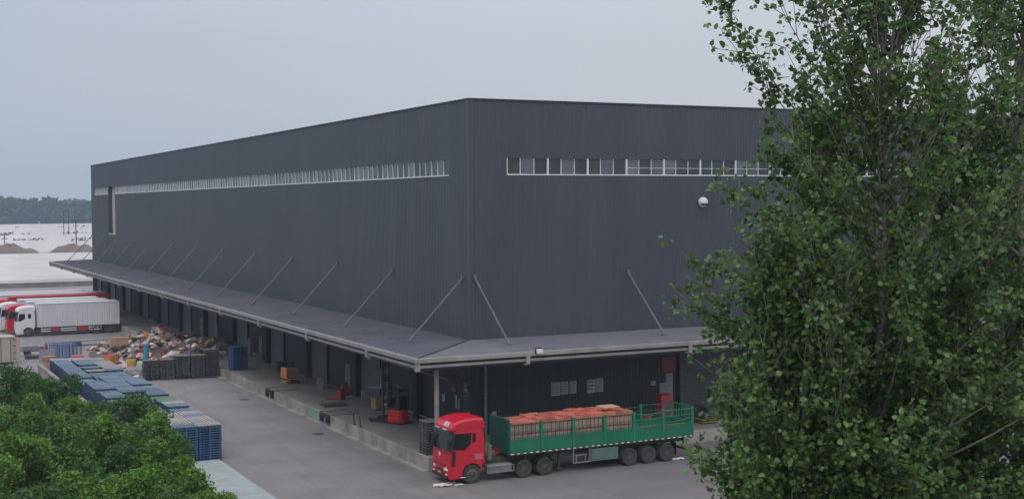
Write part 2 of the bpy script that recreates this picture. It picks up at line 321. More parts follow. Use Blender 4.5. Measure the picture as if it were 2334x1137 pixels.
def window(ax, a0, a1, n):
    """one window of n panes; ax 'Y' -> left face"""
    fm = MB(); gl = MB()
    def bx(mb, p0, p1, d0, d1, z0, z1):
        if ax == 'Y': mb.box(XW+d0, XW+d1, p0, p1, z0, z1)
        else: mb.box(p0, p1, YW+d0, YW+d1, z0, z1)
    bx(fm, a0, a1, -.05, .14, ZS, ZS+.075); fm.cur = 1; bx(fm, a0, a1, -.02, .14, ZH-.05, ZH); fm.cur = 0
    if ax == 'X' and a0 > 45: bx(fm, a0+.05, a1-.05, .07, .098, ZS+.50, ZS+.53)
    for i in range(n+1):
        p = a0+(a1-a0)*i/n; e = (.055 if i in (0, n) else .022) if ax == 'X' else (.028 if i in (0, n) else .016)
        lo = p if i == 0 else p-e; hi = p if i == n else p+e
        bx(fm, lo, hi, -.02 if i in (0, n) and ax == 'X' else .045, .12, ZS+.075, ZH-.05)
    for i in range(n):
        p0, p1 = a0+(a1-a0)*i/n+.02, a0+(a1-a0)*(i+1)/n-.02; e0, e1, e2 = U(-.012, .012), U(-.012, .012), U(-.02, .02); D = .105
        q = [(p0, D+e0+e2, ZS+.05), (p1, D-e0+e2*0, ZS+.05), (p1, D-e0+e1, ZH-.03), (p0, D+e0+e1, ZH-.03)]
        gl.cur = 1 if U(0, 1) < .5 else 0
        gl.add([(XW+d, a, z) if ax == 'Y' else (a, YW+d, z) for a, d, z in q], [(0, 1, 2, 3)])
        # pale blind or goods showing behind the lower part of some panes
    f = loc(fm).build('window', [M['whitem'], M['framed']], wh); g = loc(gl).build('window_pane', [M['glass'], M['glassd']], wh)
    g.parent = f
y = WL0
while y < WL1-.5:
    e = min(y+3, WL1); window('Y', y, e, max(1, round(e-y))); y = e
y = SL1+.1
while y < WL2-.5:
    e = min(y+3, WL2); window('Y', y, e, max(1, round(e-y))); y = e
x = WR0
while x < WR1-.5: window('X', x, x+3, 3); x += 3
# canopy
XC, YC, ZC, YCE = 28.6, 68.2, 6.7, 221.0
def canopy_sheet(poly, name, mm):
    mb = MB(); n = len(poly)
    mb.add([(x, y, z) for x, y, z in poly] + [(x, y, z-.06) for x, y, z in poly], [tuple(range(n)), tuple(range(2*n-1, n-1, -1))] + [(i, (i+1) % n, n+(i+1) % n, n+i) for i in range(n)])
    return mb
zi, zo = 6.92, 6.72     # slopes outward
cn = canopy_sheet([(XW-.04, YW-.04, zi), (XC, YC, zo), (XC, YCE, zo), (XW-.04, YCE, zi)], 'c', None)
# seams
for k in range(150):
    yy = 70+k*1.0
    x1 = XW-.05 if yy > YW else XC+(yy-YC)
    if yy < YCE: cn.add([(XC+.02, yy-.02, zo+.002), (XC+.02, yy+.02, zo+.002), (x1, yy+.02, zi+.002 if yy > YW else zo+.01), (x1, yy-.02, zi+.002 if yy > YW else zo+.01), (XC+.02, yy, zo+.035), (x1, yy, (zi if yy > YW else zo+.01)+.035)], [(0, 4, 5, 3), (1, 2, 5, 4)])
canopy = loc(cn).build('canopy', M['canopy'], wh)
c2 = canopy_sheet([(XW-.04, YW-.04, zi), (XE, YW-.04, zi), (XE, YC, zo), (XC, YC, zo)], 'c', None)
c2.mi = [0]*len(c2.mi); loc(c2).build('canopy', [M['canopy3']], wh)
hp = MB().tube((XW-.1, YW-.1, zi+.02), (XC+.1, YC+.1, zo+.02), .05, n=6); loc(hp).build('canopy_hip', M['soffit'], canopy)
# underside beams, fascia, gutter
so_ = MB().box(XC+.3, XW-.1, YC+.3, YCE-.2, 6.5, 6.55).box(XW-.1, XE, YC+.3, YW-.1, 6.5, 6.55)
loc(so_).build('canopy_soffit', M['soffit'], canopy)
gu = MB()
gu.box(XC-.22, XC+.02, YC+.02, YCE, 6.47, 6.74).box(XC-.22, XE, YC-.22, YC+.018, 6.47, 6.74)
loc(gu).build('gutter', M['gutter'], canopy, bevel=.03)
tb = MB(); tb.box(XC-.10, XC+.06, YC+.1, YCE, 6.16, 6.32).box(XC-.10, XE, YC-.10, YC+.06, 6.16, 6.32)
loc(tb).build('edge_beam', M['gutter'], canopy, bevel=.02)
db = MB(); db.box(XC+.1, XC+.2, YC+.2, YCE, 6.0, 6.5).box(XC+.2, XE, YC+.1, YC+.2, 6.0, 6.5)
loc(db).build('edge_beam', M['darkm'], canopy)
bays_y = [75.9+12.0*k for k in range(12)]; bays_x = [35.6+11.6*k for k in range(8)]
for yy in bays_y+[219.9]:
    b = MB().box(XC-.26, XC-.10, yy-.12, yy+.12, 6.05, 6.60).box(XC-.14, XC+.1, yy-.16, yy+.16, 5.95, 6.05); loc(b).build('gutter_bracket', M['gutter'], wh)
    r = MB().box(XC+.1, XW-.3, yy-.08, yy+.08, 6.1, 6.49); loc(r).build('canopy_rafter', M['darkm'], wh)
for xx in bays_x:
    b = MB().box(xx-.12, xx+.12, YC-.26, YC-.10, 6.05, 6.60).box(xx-.16, xx+.16, YC-.14, YC+.1, 5.95, 6.05); loc(b).build('gutter_bracket', M['gutter'], wh)
    r = MB().box(xx-.08, xx+.08, YC+.1, YW-.1, 6.1, 6.49); loc(r).build('canopy_rafter', M['darkm'], wh)
b = MB().box(XC-.16, XC+.1, YC-.16, YC+.1, 6.0, 6.45); loc(b).build('gutter_bracket', M['gutter'], wh)
def strut(a, b):
    mb = MB().tube(a, b, .055, n=8)
    mb.box(b[0]-.14, b[0]+.14, b[1]-.14, b[1]+.14, b[2]-.12, b[2]+.04)
    d = (Vector(b)-Vector(a)).normalized(); q = Vector(b)-d*.45
    mb.tube(tuple(q), tuple(Vector(b)), .08, n=8); mb.box(a[0]-.1, a[0]+.1, a[1]-.12, a[1]+.12, a[2]-.16, a[2]+.16)
    loc(mb).build('canopy_strut', M['steel'], wh)
for k in range(13):
    yy = 75.3+12.0*k
    strut((XW-.04, min(yy, 218.3), 10.8), (31.25, yy+.6, zo+.14))
for k in range(8):
    xx = 35.1+11.4*k
    strut((xx, YW-.04, 10.88), (xx+.9, 71.2, zo+.14))
# columns and downpipe
def column(x, y, r, name):
    mb = MB().tube((x, y, .8), (x, y, 6.2), r, n=16).box(x-.25, x+.25, y-.25, y+.25, .8, .84); loc(mb).build(name, M['gutter'], wh)
column(30.3, 69.42, .14, 'canopy_column')
mb = MB().tube((35.75, YW-.15, .8), (35.75, YW-.15, 6.45), .085, n=12)
for z in (1.6, 3.4, 5.2): mb.box(35.64, 35.86, YW-.26, YW-.02, z, z+.06)
loc(mb).build('downpipe', M['gutter'], wh)
# lower left face: pilasters, shutters, doors
def shutter(ax, a0, a1, z1=5.0):
    mb = MB(); z = .82; pr = []
    while z < z1: pr += [(0, z), (.035, z+.03), (.035, z+.07), (0, z+.1)]; z += .13
    vs = []
    for a in (a0, a1):
        for d, z in pr: vs.append((XW-.09-d, a, z) if ax == 'Y' else (a, YW-.09-d, z))
    n = len(pr); mb.add(vs, [(i, i+1, n+i+1, n+i) for i in range(n-1)])
    mb.cur = 1
    for s in (a0-.12, a1):
        if ax == 'Y': mb.box(XW-.2, XW-.05, s, s+.12, .8, z1+.1)
        else: mb.box(s, s+.12, YW-.2, YW-.05, .8, z1+.1)
    if ax == 'Y': mb.box(XW-.45, XW-.05, a0-.12, a1+.12, z1+.1, z1+.55)
    else: mb.box(a0-.12, a1+.12, YW-.45, YW-.05, z1+.1, z1+.55)
    loc(mb).build('roller_shutter', [M['shutter'], M['pilaster']], wh)
for k in range(12):
    P = 82.4+12*k
    mb = MB().box(XW-.5, XW-.04, P-.3, P+.3, .8, 6.4); loc(mb).build('wall_pier', M['pilaster'], wh)
    if k: shutter('Y', P-4.6, P-.45)
for k, yy in enumerate((97.0, 121.5, 145)):
    mb = MB().box(XW-.09, XW-.045, yy-.55, yy+.55, .82, 3.0); d = loc(mb).build('door', M['shutter'], wh)
    mb = MB().box(XW-.15, XW-.09, yy+.35, yy+.45, 1.8, 1.9); h = loc(mb).build('door_handle', M['whitem'], wh); h.parent = d
for k in range(7): shutter('X', 50.6+11.6*k, 55.2+11.6*k, 5.15)
mb = MB()
for z in (4.1,): mb.tube((XW-.35, 76.9, z), (XW-.35, 86.5, z), .05, n=8)
for yy in (77, 79.4, 81.8, 84.2, 86.4): mb.box(XW-.36, XW-.03, yy-.03, yy+.03, 4.04, 4.1)
loc(mb).build('wall_conduit', M['greym'], wh)
mb = MB().box(XW-.3, XW-.26, 76.9, 82, .8, .86).box(XW-.3, XW-.22, 76.6, 92, 1.0, 1.12); loc(mb).build('bump_rail', M['gutter'], wh)
# vent hood
mb = MB(); pr = []
for i in range(9):
    t = math.pi*i/16; pr.append((.36*math.cos(t), -.05-.34*math.sin(t)))
mb.lathe([(.36, 0)]+pr, (52.57, YW-.06, 15.52), 'Y', 24)
vent = loc(mb).build('vent_hood', M['whitem'], wh, smooth=True)
mb = MB().box(52.25, 52.89, YW-.48, YW-.36, 15.30, 15.44); loc(mb).build('vent_slot', M['black'], wh).parent = vent
mb = MB().box(36.1, 36.45, YC-.5, YC-.3, 6.62, 6.88); fl = loc(mb).build('flood_light', M['whitem'], wh, bevel=.02)
mb = MB().box(36.06, 36.49, YC-.29, YC-.2, 6.6, 6.95).tube((36.27, YC-.3, 6.7), (36.27, YC+.1, 6.75), .03); loc(mb).build('lamp_bracket', M['darkm'], wh).parent = fl
# ------------------------------------------------------------------ dock
XD, YD, ZD = 29.6, 69.1, .8
dk = thing('loading_dock', (XD, YD, 0), 'long raised concrete loading dock under the canopy along the warehouse', 'loading dock')
def dl(mb): mb.v = [(x-XD, y-YD, z) for x, y, z in mb.v]; return mb
dl(MB().box(XD+.12, XW+.05, YD+.12, 219, 0, ZD).box(XW+.05, 126, YD+.12, YW+.2, 0, ZD)).build('dock_floor', M['dockfloor'], dk)
dl(MB().box(XD, XD+.118, YD, 219, 0, ZD+.006).box(XD+.118, 126, YD, YD+.118, 0, ZD+.006)).build('dock_edge', M['concrete'], dk, bevel=.015)
dl(MB().box(XD-.35, XD, YD, 219, 0, .05)).build('dock_footing', M['concrete'], dk)
for yy in (87.4, 101, 124.5, 139, 153):
    d = dl(MB().box(XD+.13, XD+2.1, yy-1, yy+1, ZD, ZD+.012)).build('dock_leveller', M['greym'], dk)
    mb = MB()
    for s in (-1.02, 1.02): mb.box(XD-.03, XD+2.1, yy+s-.03, yy+s+.03, ZD, ZD+.03)
    mb.box(XD-.14, XD, yy-.95, yy+.95, .62, .80)
    for s in (-.85, -.5, .5, .85): mb.box(XD-.16, XD, yy+s-.09, yy+s+.09, .22, .6)
    dl(mb).build('dock_bumper', M['black'], d)
patch = dl(MB().box(XD-.02, XD-.004, 88.6, 91.2, .05, .78)).build('painted_patch', mat('faded_green', (.18, .28, .24), .9, 0, .3, 2), dk)
for i, (yy, wh_) in enumerate(((80.9, 'nearer'), (82.1, 'farther'))):
    mb = MB().tube((XD+.2, yy, ZD), (XD+.15, yy+.05, ZD+.75), .035, n=8).box(XD+.1, XD+.3, yy-.1, yy+.1, ZD, ZD+.03)
    mb.v = [(x-XD-.2, y-yy, z-ZD) for x, y, z in mb.v]
    tag(mb.build('bollard', M['darkm'], loc=(XD+.2, yy, ZD+.008)), f'thin dark post on the dock edge, {wh_} to the red lorry of the two', 'post', 'posts on the dock edge')
# ------------------------------------------------------------------ signs on the walls
def board(name, ax, a0, a1, z0, z1, mm, label, cat, group=None, lines=0, ink='ink', off=.05, red=False):
    c = (a0+a1)/2; W = abs(a1-a0)
    t = thing(name, (c, YW-off, z0) if ax == 'X' else (XW-off, c, z0), label, cat, group, 0 if ax == 'X' else -math.pi/2)
    MB().box(-W/2, W/2, -.03, 0, 0, z1-z0).build('board', mm, t)
    if lines:
        mb = MB(); hh = (z1-z0); r = random.Random(int(c*100))
        for i in range(lines):
            z = hh-(i+.8)*hh/(lines+.6); x = -W/2+.06
            while x < W/2-.1:
                l_ = r.uniform(.04, .14); x2 = min(x+l_, W/2-.06); mb.box(x, x2, -.036, -.031, z, z+hh/(lines+.6)*.45); x = x2+.03
        mb.box(-W/2+.03, -W/2+.0601, -.034, -.031, .06, hh-.05); mb.build('print', M[ink], t)
    return t
# poster runs on the right face
for i, (a0, a1) in enumerate(((40.55, 41.2), (41.27, 41.83), (41.93, 42.45))):
    board('notice', 'X', a0, a1, 2.95+.03*i, 3.82, M['paper'], f'pale printed notice on the dark wall, {["left", "middle", "right"][i]} one of the run of three', 'notice', 'notices on the end wall', 7)
for i, (a0, a1) in enumerate(((43.27, 43.85), (43.9, 44.5))):
    board('notice', 'X', a0, a1, 2.93+.04*i, 3.82+.04*i, M['paper'], f'pale printed notice on the dark wall, {["left", "right"][i]} one of the pair', 'notice', 'notices on the end wall', 6 if i else 3)
board('notice_board', 'X', 49.0, 50.05, 2.0, 3.2, M['paper'], 'large grey two-column notice beside the roller shutter', 'notice', None, 12)
board('notice', 'X', 49.5, 50.05, 3.22, 3.85, M['paper'], 'narrow grey notice above the large two-column one', 'notice', None, 7)
board('notice', 'X', 48.28, 48.65, 3.1, 3.4, M['paper'], 'small white notice left of the large two-column one', 'notice', None, 2)
board('notice_board', 'X', 49.2, 50.3, 3.95, 4.9, M['signred'], 'dark red board with small print high beside the shutter', 'sign', None, 5, 'ink')
board('junction_box', 'X', 36.25, 36.55, 1.95, 2.25, M['paper'], 'small white box on the wall behind the red cab', 'electrical box')
board('junction_box', 'Y', 74.35, 74.6, 1.9, 2.35, M['greym'], 'narrow grey box low on the wall beside the corner', 'electrical box')
board('notice', 'Y', 78.25, 78.7, 2.5, 2.95, M['paper'], 'small square notice left of the red no-smoking sign', 'notice', None, 3)
board('notice', 'Y', 76.3, 76.6, 2.3, 3.15, M['paper'], 'narrow pale notice under the red no-smoking sign, left strip', 'notice', None, 6)
board('notice', 'Y', 75.85, 76.1, 2.3, 3.0, M['greym'], 'narrow grey notice under the red no-smoking sign, right strip', 'notice', None, 0)
# red no smoking sign: ring and bar, text plate under
t = thing('no_smoking_sign', (XW-.06, 76.8, 3.35), 'red round no-smoking sign with a white lettered plate on the dark wall', 'sign', None, -math.pi/2)
mb = MB(); mb.lathe([(.27, 0), (.27, -.03), (.20, -.03), (.20, 0)], (0, 0, .62), 'Y', 24); mb.tube((-.15, -.02, .47), (.15, -.02, .77), .025, n=6)
mb.build('ring', M['signred'], t)
MB().box(-.3, .3, -.03, 0, 0, .26).build('plate', M['signred'], t)
def text(body, size, parent, loc_, rot, mm, name='lettering', extr=.004):
    cu = bpy.data.curves.new(name, 'FONT'); cu.body = body; cu.size = size; cu.extrude = extr; cu.align_x = 'CENTER'; cu.align_y = 'CENTER'
    o = bpy.data.objects.new(name, cu); sc.collection.objects.link(o); cu.materials.append(mm)
    bpy.context.view_layer.update()
    me = bpy.data.meshes.new_from_object(o.evaluated_get(bpy.context.evaluated_depsgraph_get())); bpy.data.objects.remove(o)
    if not me.materials: me.materials.append(mm)
    o = bpy.data.objects.new(name, me); sc.collection.objects.link(o)
    o.parent = parent; o.location = loc_; o.rotation_euler = rot; return o
text('禁止吸烟', .14, t, (0, -.04, .13), (math.pi/2, 0, 0), M['paper'])
t = thing('emblem_sign', (XW-.06, 74.95, 3.35), 'pale worker-figure emblem with two text rows beside the building corner', 'sign', None, -math.pi/2)
mb = MB(); mb.lathe([(.14, 0), (.14, -.02)], (0, 0, .62), 'Y', 16); mb.prism([(-.3, .2), (.3, .2), (.2, .45), (-.2, .45)], -.02, 0)
for s in (-1, 1): mb.box(s*.42-.05, s*.42+.05, -.02, 0, .1, .2); mb.box(s*.3-.03, s*.3+.03, -.02, 0, .6, .75)
mb.box(-.35, .35, -.02, 0, -.1, -.03).box(-.3, .3, -.02, 0, -.3, -.24); mb.build('emblem', M['greym'], t)
# ------------------------------------------------------------------ vehicles
def wheel_parts(parent, x, y, r=.52, wd=.3, side=-1, dual=False, name='wheel'):
    """axle along Y; outer face towards side"""
    e = bpy.data.objects.new(name, None); sc.collection.objects.link(e); e.parent = parent; e.location = (x, y, r)
    mb = MB(); h = wd/2
    def ty(c): mb.lathe([(r*.60, c-h*.75), (r*.66, c-h), (r*.93, c-h), (r, c-h*.72), (r, c+h*.72), (r*.93, c+h), (r*.66, c+h), (r*.60, c+h*.75)], (0, 0, 0), 'Y', 28)
    ty(0)
    if dual: ty(-side*(wd+.03))
    mb.build('tyre', M['tyre'], e, smooth=False)
    mb = MB(); s = side
    if dual: mb.lathe([(.33, s*.11), (.31, s*.02), (.20, -s*.04), (.19, s*.04), (.12, s*.07), (.10, s*.12), (.0, s*.13)], (0, 0, 0), 'Y', 24)
    else: mb.lathe([(.33, s*.13), (.29, s*.10), (.25, s*.15), (.17, s*.17), (.13, s*.10), (.12, s*.17), (0, s*.19)], (0, 0, 0), 'Y', 24)
    mb.build('rim', M['rim'], e)
    mb = MB(); mb.lathe([(.32, -s*.12), (.0, -s*.12)], (0, 0, 0), 'Y', 16)
    for k in range(10):
        a = 2*math.pi*k/10; d = s*(.055 if dual else .15); mb.tube((.155*math.cos(a), d, .155*math.sin(a)), (.155*math.cos(a), d+s*.035, .155*math.sin(a)), .016, n=6)
    mb.build('wheel_nuts', M['darkm'], e)
    return e
def cab(parent, mm, high=True, far=False, trim=None, vis='black'):
    """front at x=0 facing -x, width along y centred on 0, z from ground"""
    A = 1.42; R_ = .60
    arch = [(A-R_*math.cos(t), .42+R_*math.sin(t)+.12) for t in [math.pi*i/10 for i in range(1, 10)]]
    prof = [(.05, .32), (.0, .5), (.0, .95), (.02, 1.5), (.06, 1.85), (.20, 2.45), (.33, 2.95), (1.0, 3.02), (2.12, 3.0), (2.2, 2.4), (2.2, 1.1), (2.05, 1.0)] + [p for p in reversed(arch)] + [(A-R_, .36)]
    W = 1.22
    st = [(-W, .14), (-W+.09, .04), (-.6, .0), (0, -.02), (.6, 0), (W-.09, .04), (W, .14)]
    def ins(u, q): return u + q*max(0, 1-u/.5)
    mb = MB(); n = len(prof)
    def inw(y_, u, z_):   # tumblehome of the upper cab
        return y_*(1-.05*max(0, (z_-1.9))/1.1)
    vs = [(ins(u, q), inw(y_, u, z_), z_) for y_, q in st for u, z_ in prof]
    fs = [(k*n+i, k*n+(i+1) % n, (k+1)*n+(i+1) % n, (k+1)*n+i) for k in range(len(st)-1) for i in range(n)] + [tuple(range(n-1, -1, -1)), tuple((len(st)-1)*n+i for i in range(n))]
    mb.add(vs, fs); body = mb.build('cab_body', mm, parent, bevel=.02)
    # roof fairing
    rp = [(.14, 3.0), (.17, 3.16), (.36, 3.42), (.85, 3.58), (1.6, 3.65), (2.15, 3.60), (2.21, 3.45), (2.2, 3.03)] if high else [(.3, 3.0), (.5, 3.12), (1.2, 3.2), (2.15, 3.15), (2.18, 3.02)]
    st2 = [(-1.17, .16, .80), (-1.08, .05, .97), (-.75, 0, 1.0), (0, 0, 1.0), (.75, 0, 1.0), (1.08, .05, .97), (1.17, .16, .80)]
    mb = MB(); n = len(rp)
    vs = [(ins(u, q*1.5), y_, 3.0+(z_-3.0)*s) for y_, q, s in st2 for u, z_ in rp]
    fs = [(k*n+i, k*n+(i+1) % n, (k+1)*n+(i+1) % n, (k+1)*n+i) for k in range(len(st2)-1) for i in range(n)] + [tuple(range(n-1, -1, -1)), tuple((len(st2)-1)*n+i for i in range(n))]
    mb.add(vs, fs); mb.build('roof_fairing', mm, parent, bevel=.015)
    # windscreen
    def sheet(mb, u0z, u1z, ys, off=.012, wrap=True):
        for k in range(len(ys)-1):
            q = []
            for yy in (ys[k], ys[k+1]):
                ii = np.interp(yy, [s[0] for s in st], [s[1] for s in st])
                for u, z_ in (u0z, u1z): q.append((ins(u, ii)-off, inw(yy, u, z_), z_))
            mb.add([q[0], q[2], q[3], q[1]], [(0, 1, 2, 3)])
    mb = MB(); ys = [-1.2, -1.13, -.6, 0, .6, 1.13, 1.2]
    sheet(mb, (.065, 1.88), (.20, 2.45), ys); sheet(mb, (.20, 2.45), (.31, 2.88), ys); mb.build('windscreen', M['autoglass'], parent)
    mb = MB().prism([(.05, 2.86), (.10, 3.02), (.34, 3.04), (.34, 2.92)], -1.12, 1.12); mb.build('sun_visor', M[vis], parent)
    for s in (-1, 1):
        yy = s*1.235
        def top(y_, z_): return y_*(1-.05*max(0, z_-1.9)/1.1)+s*.006
        poly = [(.22, 1.98), (.95, 1.90), (1.35, 2.22), (1.42, 2.82), (.42, 2.84)]
        if far: poly = [(.25, 1.9), (.6, 1.9), (1.05, 2.15), (1.10, 2.75), (.42, 2.78)]
        mb = MB(); mb.add([(a, top(yy*.988, b), b) for a, b in poly], [tuple(range(len(poly)))]); 
        if far: mb.add([(a, top(yy*.988, b), b) for a, b in ((1.4, 2.2), (1.75, 2.2), (1.75, 2.72), (1.4, 2.72))], [(0, 1, 2, 3)])
        mb.build('side_window', M['autoglass'], parent)
        if not far:
            mb = MB(); mb.add([(a, top(yy*.988, b)+s*-.002, b) for a, b in ((.10, 1.92), (.24, 1.96), (.44, 2.86), (.30, 2.88))], [(0, 1, 2, 3)]); mb.build('pillar_cover', M['black'], parent)
            mb = MB().prism([(1.44, 2.25), (1.66, 2.35), (1.66, 2.8), (1.5, 2.82)], yy*.962-.004, yy*.962+.004); mb.build('side_window', M['autoglass'], parent)
            mb = MB().prism([(.14, 1.06), (.36, 1.04), (.42, 1.9), (.2, 1.95)], yy-s*.012, yy+s*.004); mb.build('corner_deflector', M['black'], parent)
            mb = MB()
            for z_ in (1.35, 1.43, 1.51, 1.59): mb.box(1.6, 2.05, yy-s*.01, yy+s*.003, z_, z_+.02)
            mb.build('side_lettering', M['paper'], parent)
            mb = MB().box(.5, 1.15, yy-.003, yy+.003, .45, .47)
            mb.box(1.2, 1.4, yy-s*.01, yy+s*.02, 1.55, 1.59); mb.build('door_handle', M['black'], parent)
        # mirrors
        mb = MB().box(-.12, .02, yy+s*.05, yy+s*.22, 2.0, 2.6).tube((.25, yy*.97, 2.75), (-.05, yy+s*.12, 2.65), .02).tube((.2, yy*.97, 1.95), (-.05, yy+s*.12, 2.05), .02)
        mb.build('mirror', M['black'], parent, bevel=.03)
        mb = MB(); mb.add([(-.012, s*.56, .78), (-.005, s*.95, .80), (.03, s*1.17, .86), (.028, s*1.17, 1.04), (-.005, s*.95, 1.02), (-.014, s*.60, .92)], [(0, 1, 2, 3, 4, 5)])
        mb.v = [(ins(u, float(np.interp(abs(y_), [0, .6, 1.13, 1.22], [-.02, 0, .04, .14])))-.012, y_, z_) for u, y_, z_ in mb.v]
        mb.build('headlight', M['lampw'], parent)
        mb = MB().box(-.03, .03, s*.85-.1, s*.85+.1, .55, .60).box(.7, 1.0, yy-s*.2, yy+s*.01, .38, .42); mb.build('fog_light', M['lampw'], parent)
        wheel_parts(parent, A, s*1.08, side=s)
    mb = MB().box(-.045, .02, -.42, .42, .70, .80).box(-.05, .03, -1.0, 1.0, .36, .50).box(-.035, .02, -.55, .55, .54, .64); mb.build('bumper_intake', M['black'], parent)
    mb = MB().box(-.05, -.03, -.24, .24, .55, .69); mb.build('number_plate', M['lampy'], parent)
    mb = MB(); mb.lathe([(.13, 0), (.13, .02), (.09, .02), (.09, 0)], (0, 0, 0), 'Z', 20); mb.box(-.02, .02, -.09, .09, .0, .02)
    e = mb.build('emblem', M['whitem'], parent); e.rotation_euler = (0, -math.pi/2+.0, 0); e.location = (-.012, 0, 1.62)
    mb = MB().box(-.03, .005, -.75, .75, 1.06, 1.10).box(-.0, .03, -1.05, 1.05, 1.80, 1.83); mb.build('panel_gap', M['black'], parent)
    if high and not far:
        mb = MB()
        for k in (-.7, -.5, -.3): mb.box(.04, .09, k-.05, k+.05, 3.02, 3.07)
        for k in (.3, .5, .7): mb.box(.04, .09, k-.05, k+.05, 3.02, 3.07)
        mb.build('roof_lamps', M['lampw'], parent)
        text('解放', .34, parent, (.225, -.5, 3.31), (math.pi/2-.60, 0, -math.pi/2), M['flesh'])
    return body
# --- main articulated lorry
TX, TY = 29.05, 66.18
tr = thing('tractor_unit', (TX, TY, 0), 'red high-roofed lorry cab coupled to the green stake-sided trailer', 'lorry cab')
cab(tr, M['red'])
L = lambda x: x-TX
mb = MB().box(L(30.9), L(36.0), -.45, -.30, .85, 1.15).box(L(30.9), L(36.0), .30, .45, .85, 1.15)
for x in (31.6, 32.8, 34.3, 35.8): mb.box(L(x)-.08, L(x)+.08, -.30, .30, .88, 1.1)
for x in (33.71, 35.04): mb.tube((L(x), -.9, .52), (L(x), .9, .52), .12, n=10)
mb.box(L(33.4), L(35.3), -.5, .5, 1.15, 1.25)
mb.build('chassis', M['chassis'], tr)
for s in (-1, 1):
    mb = MB().box(L(31.45), L(33.0), s*.62, s*1.15, .42, .9); mb.build('fuel_tank', M['greym'], tr, bevel=.06)
    mb = MB().box(L(31.4), L(33.1), s*1.17-.02, s*1.17+.02, .44, .50).box(L(31.4), L(33.1), s*1.17-.02, s*1.17+.02, .78, .84)
    for x in (31.4, 32.2, 33.05): mb.box(L(x), L(x)+.05, s*1.17-.03, s*1.17+.01, .44, .84)
    mb.build('side_guard', M['greym'], tr)
    for x in (33.71, 35.04): wheel_parts(tr, L(x), s*1.08, side=s, dual=True)
    for x in (33.71, 35.04):
        mb = MB()
        for i in range(8):
            a, b = math.pi*(.12+.76*i/8), math.pi*(.12+.76*(i+1)/8)
            mb.add([(L(x)+.62*math.cos(q), y_, .52+.62*math.sin(q)) for q in (a, b) for y_ in (s*.75, s*1.25)], [(0, 1, 3, 2)])
        mb.build('mudguard', M['black'], tr)
mb = MB().tube((L(31.5), -.55, 1.1), (L(31.5), -.55, 2.9), .09).box(L(31.4), L(31.7), -.2, .9, 1.1, 2.3); mb.build('air_intake', M['darkm'], tr)
mb = MB().tube((L(31.7), -.9, 1.15), (L(31.7), -.9, 2.0), .14, n=12); mb.build('gas_bottle', mat('green_bottle', (.10, .17, .12), .5), tr, bevel=.03)
mb = MB()
for s in (-.3, 0, .3):
    p = None
    for i in range(9):
        q = (L(31.5)+1.2*i/8, s, 1.9-.5*math.sin(math.pi*i/8)-.3*i/8)
        if p: mb.tube(p, q, .02, n=5)
        p = q
mb.build('air_hoses', M['brightred'], tr)
# trailer
X0, X1 = 32.76, 45.29
tl = thing('stake_trailer', (X0, TY, 0), 'long green stake-sided semi-trailer loaded with orange-wrapped cartons', 'trailer')
L = lambda x: x-X0
mb = MB().box(0, X1-X0, -1.22, 1.22, 1.36, 1.44).box(.3, X1-X0-.3, -.5, -.35, 1.0, 1.36).box(.3, X1-X0-.3, .35, .5, 1.0, 1.36)
for i in range(26): mb.box(.1+i*.49, .18+i*.49, -1.2, 1.2, 1.28, 1.36)
mb.build('bed', M['chassis'], tl)
HB = MB()
HB.box(0, .05, -1.22, 1.22, 1.45, 3.3)
for k in range(12): HB.box(-.03, 0, -1.15+k*.2, -1.09+k*.2, 1.5, 3.25)
HB.box(-.05, .07, -1.25, 1.25, 3.3, 3.38); HB.build('headboard', M['greendk'], tl)
posts = [0, 2.1, 4.18, 6.28, 8.3, 10.35, 12.45]
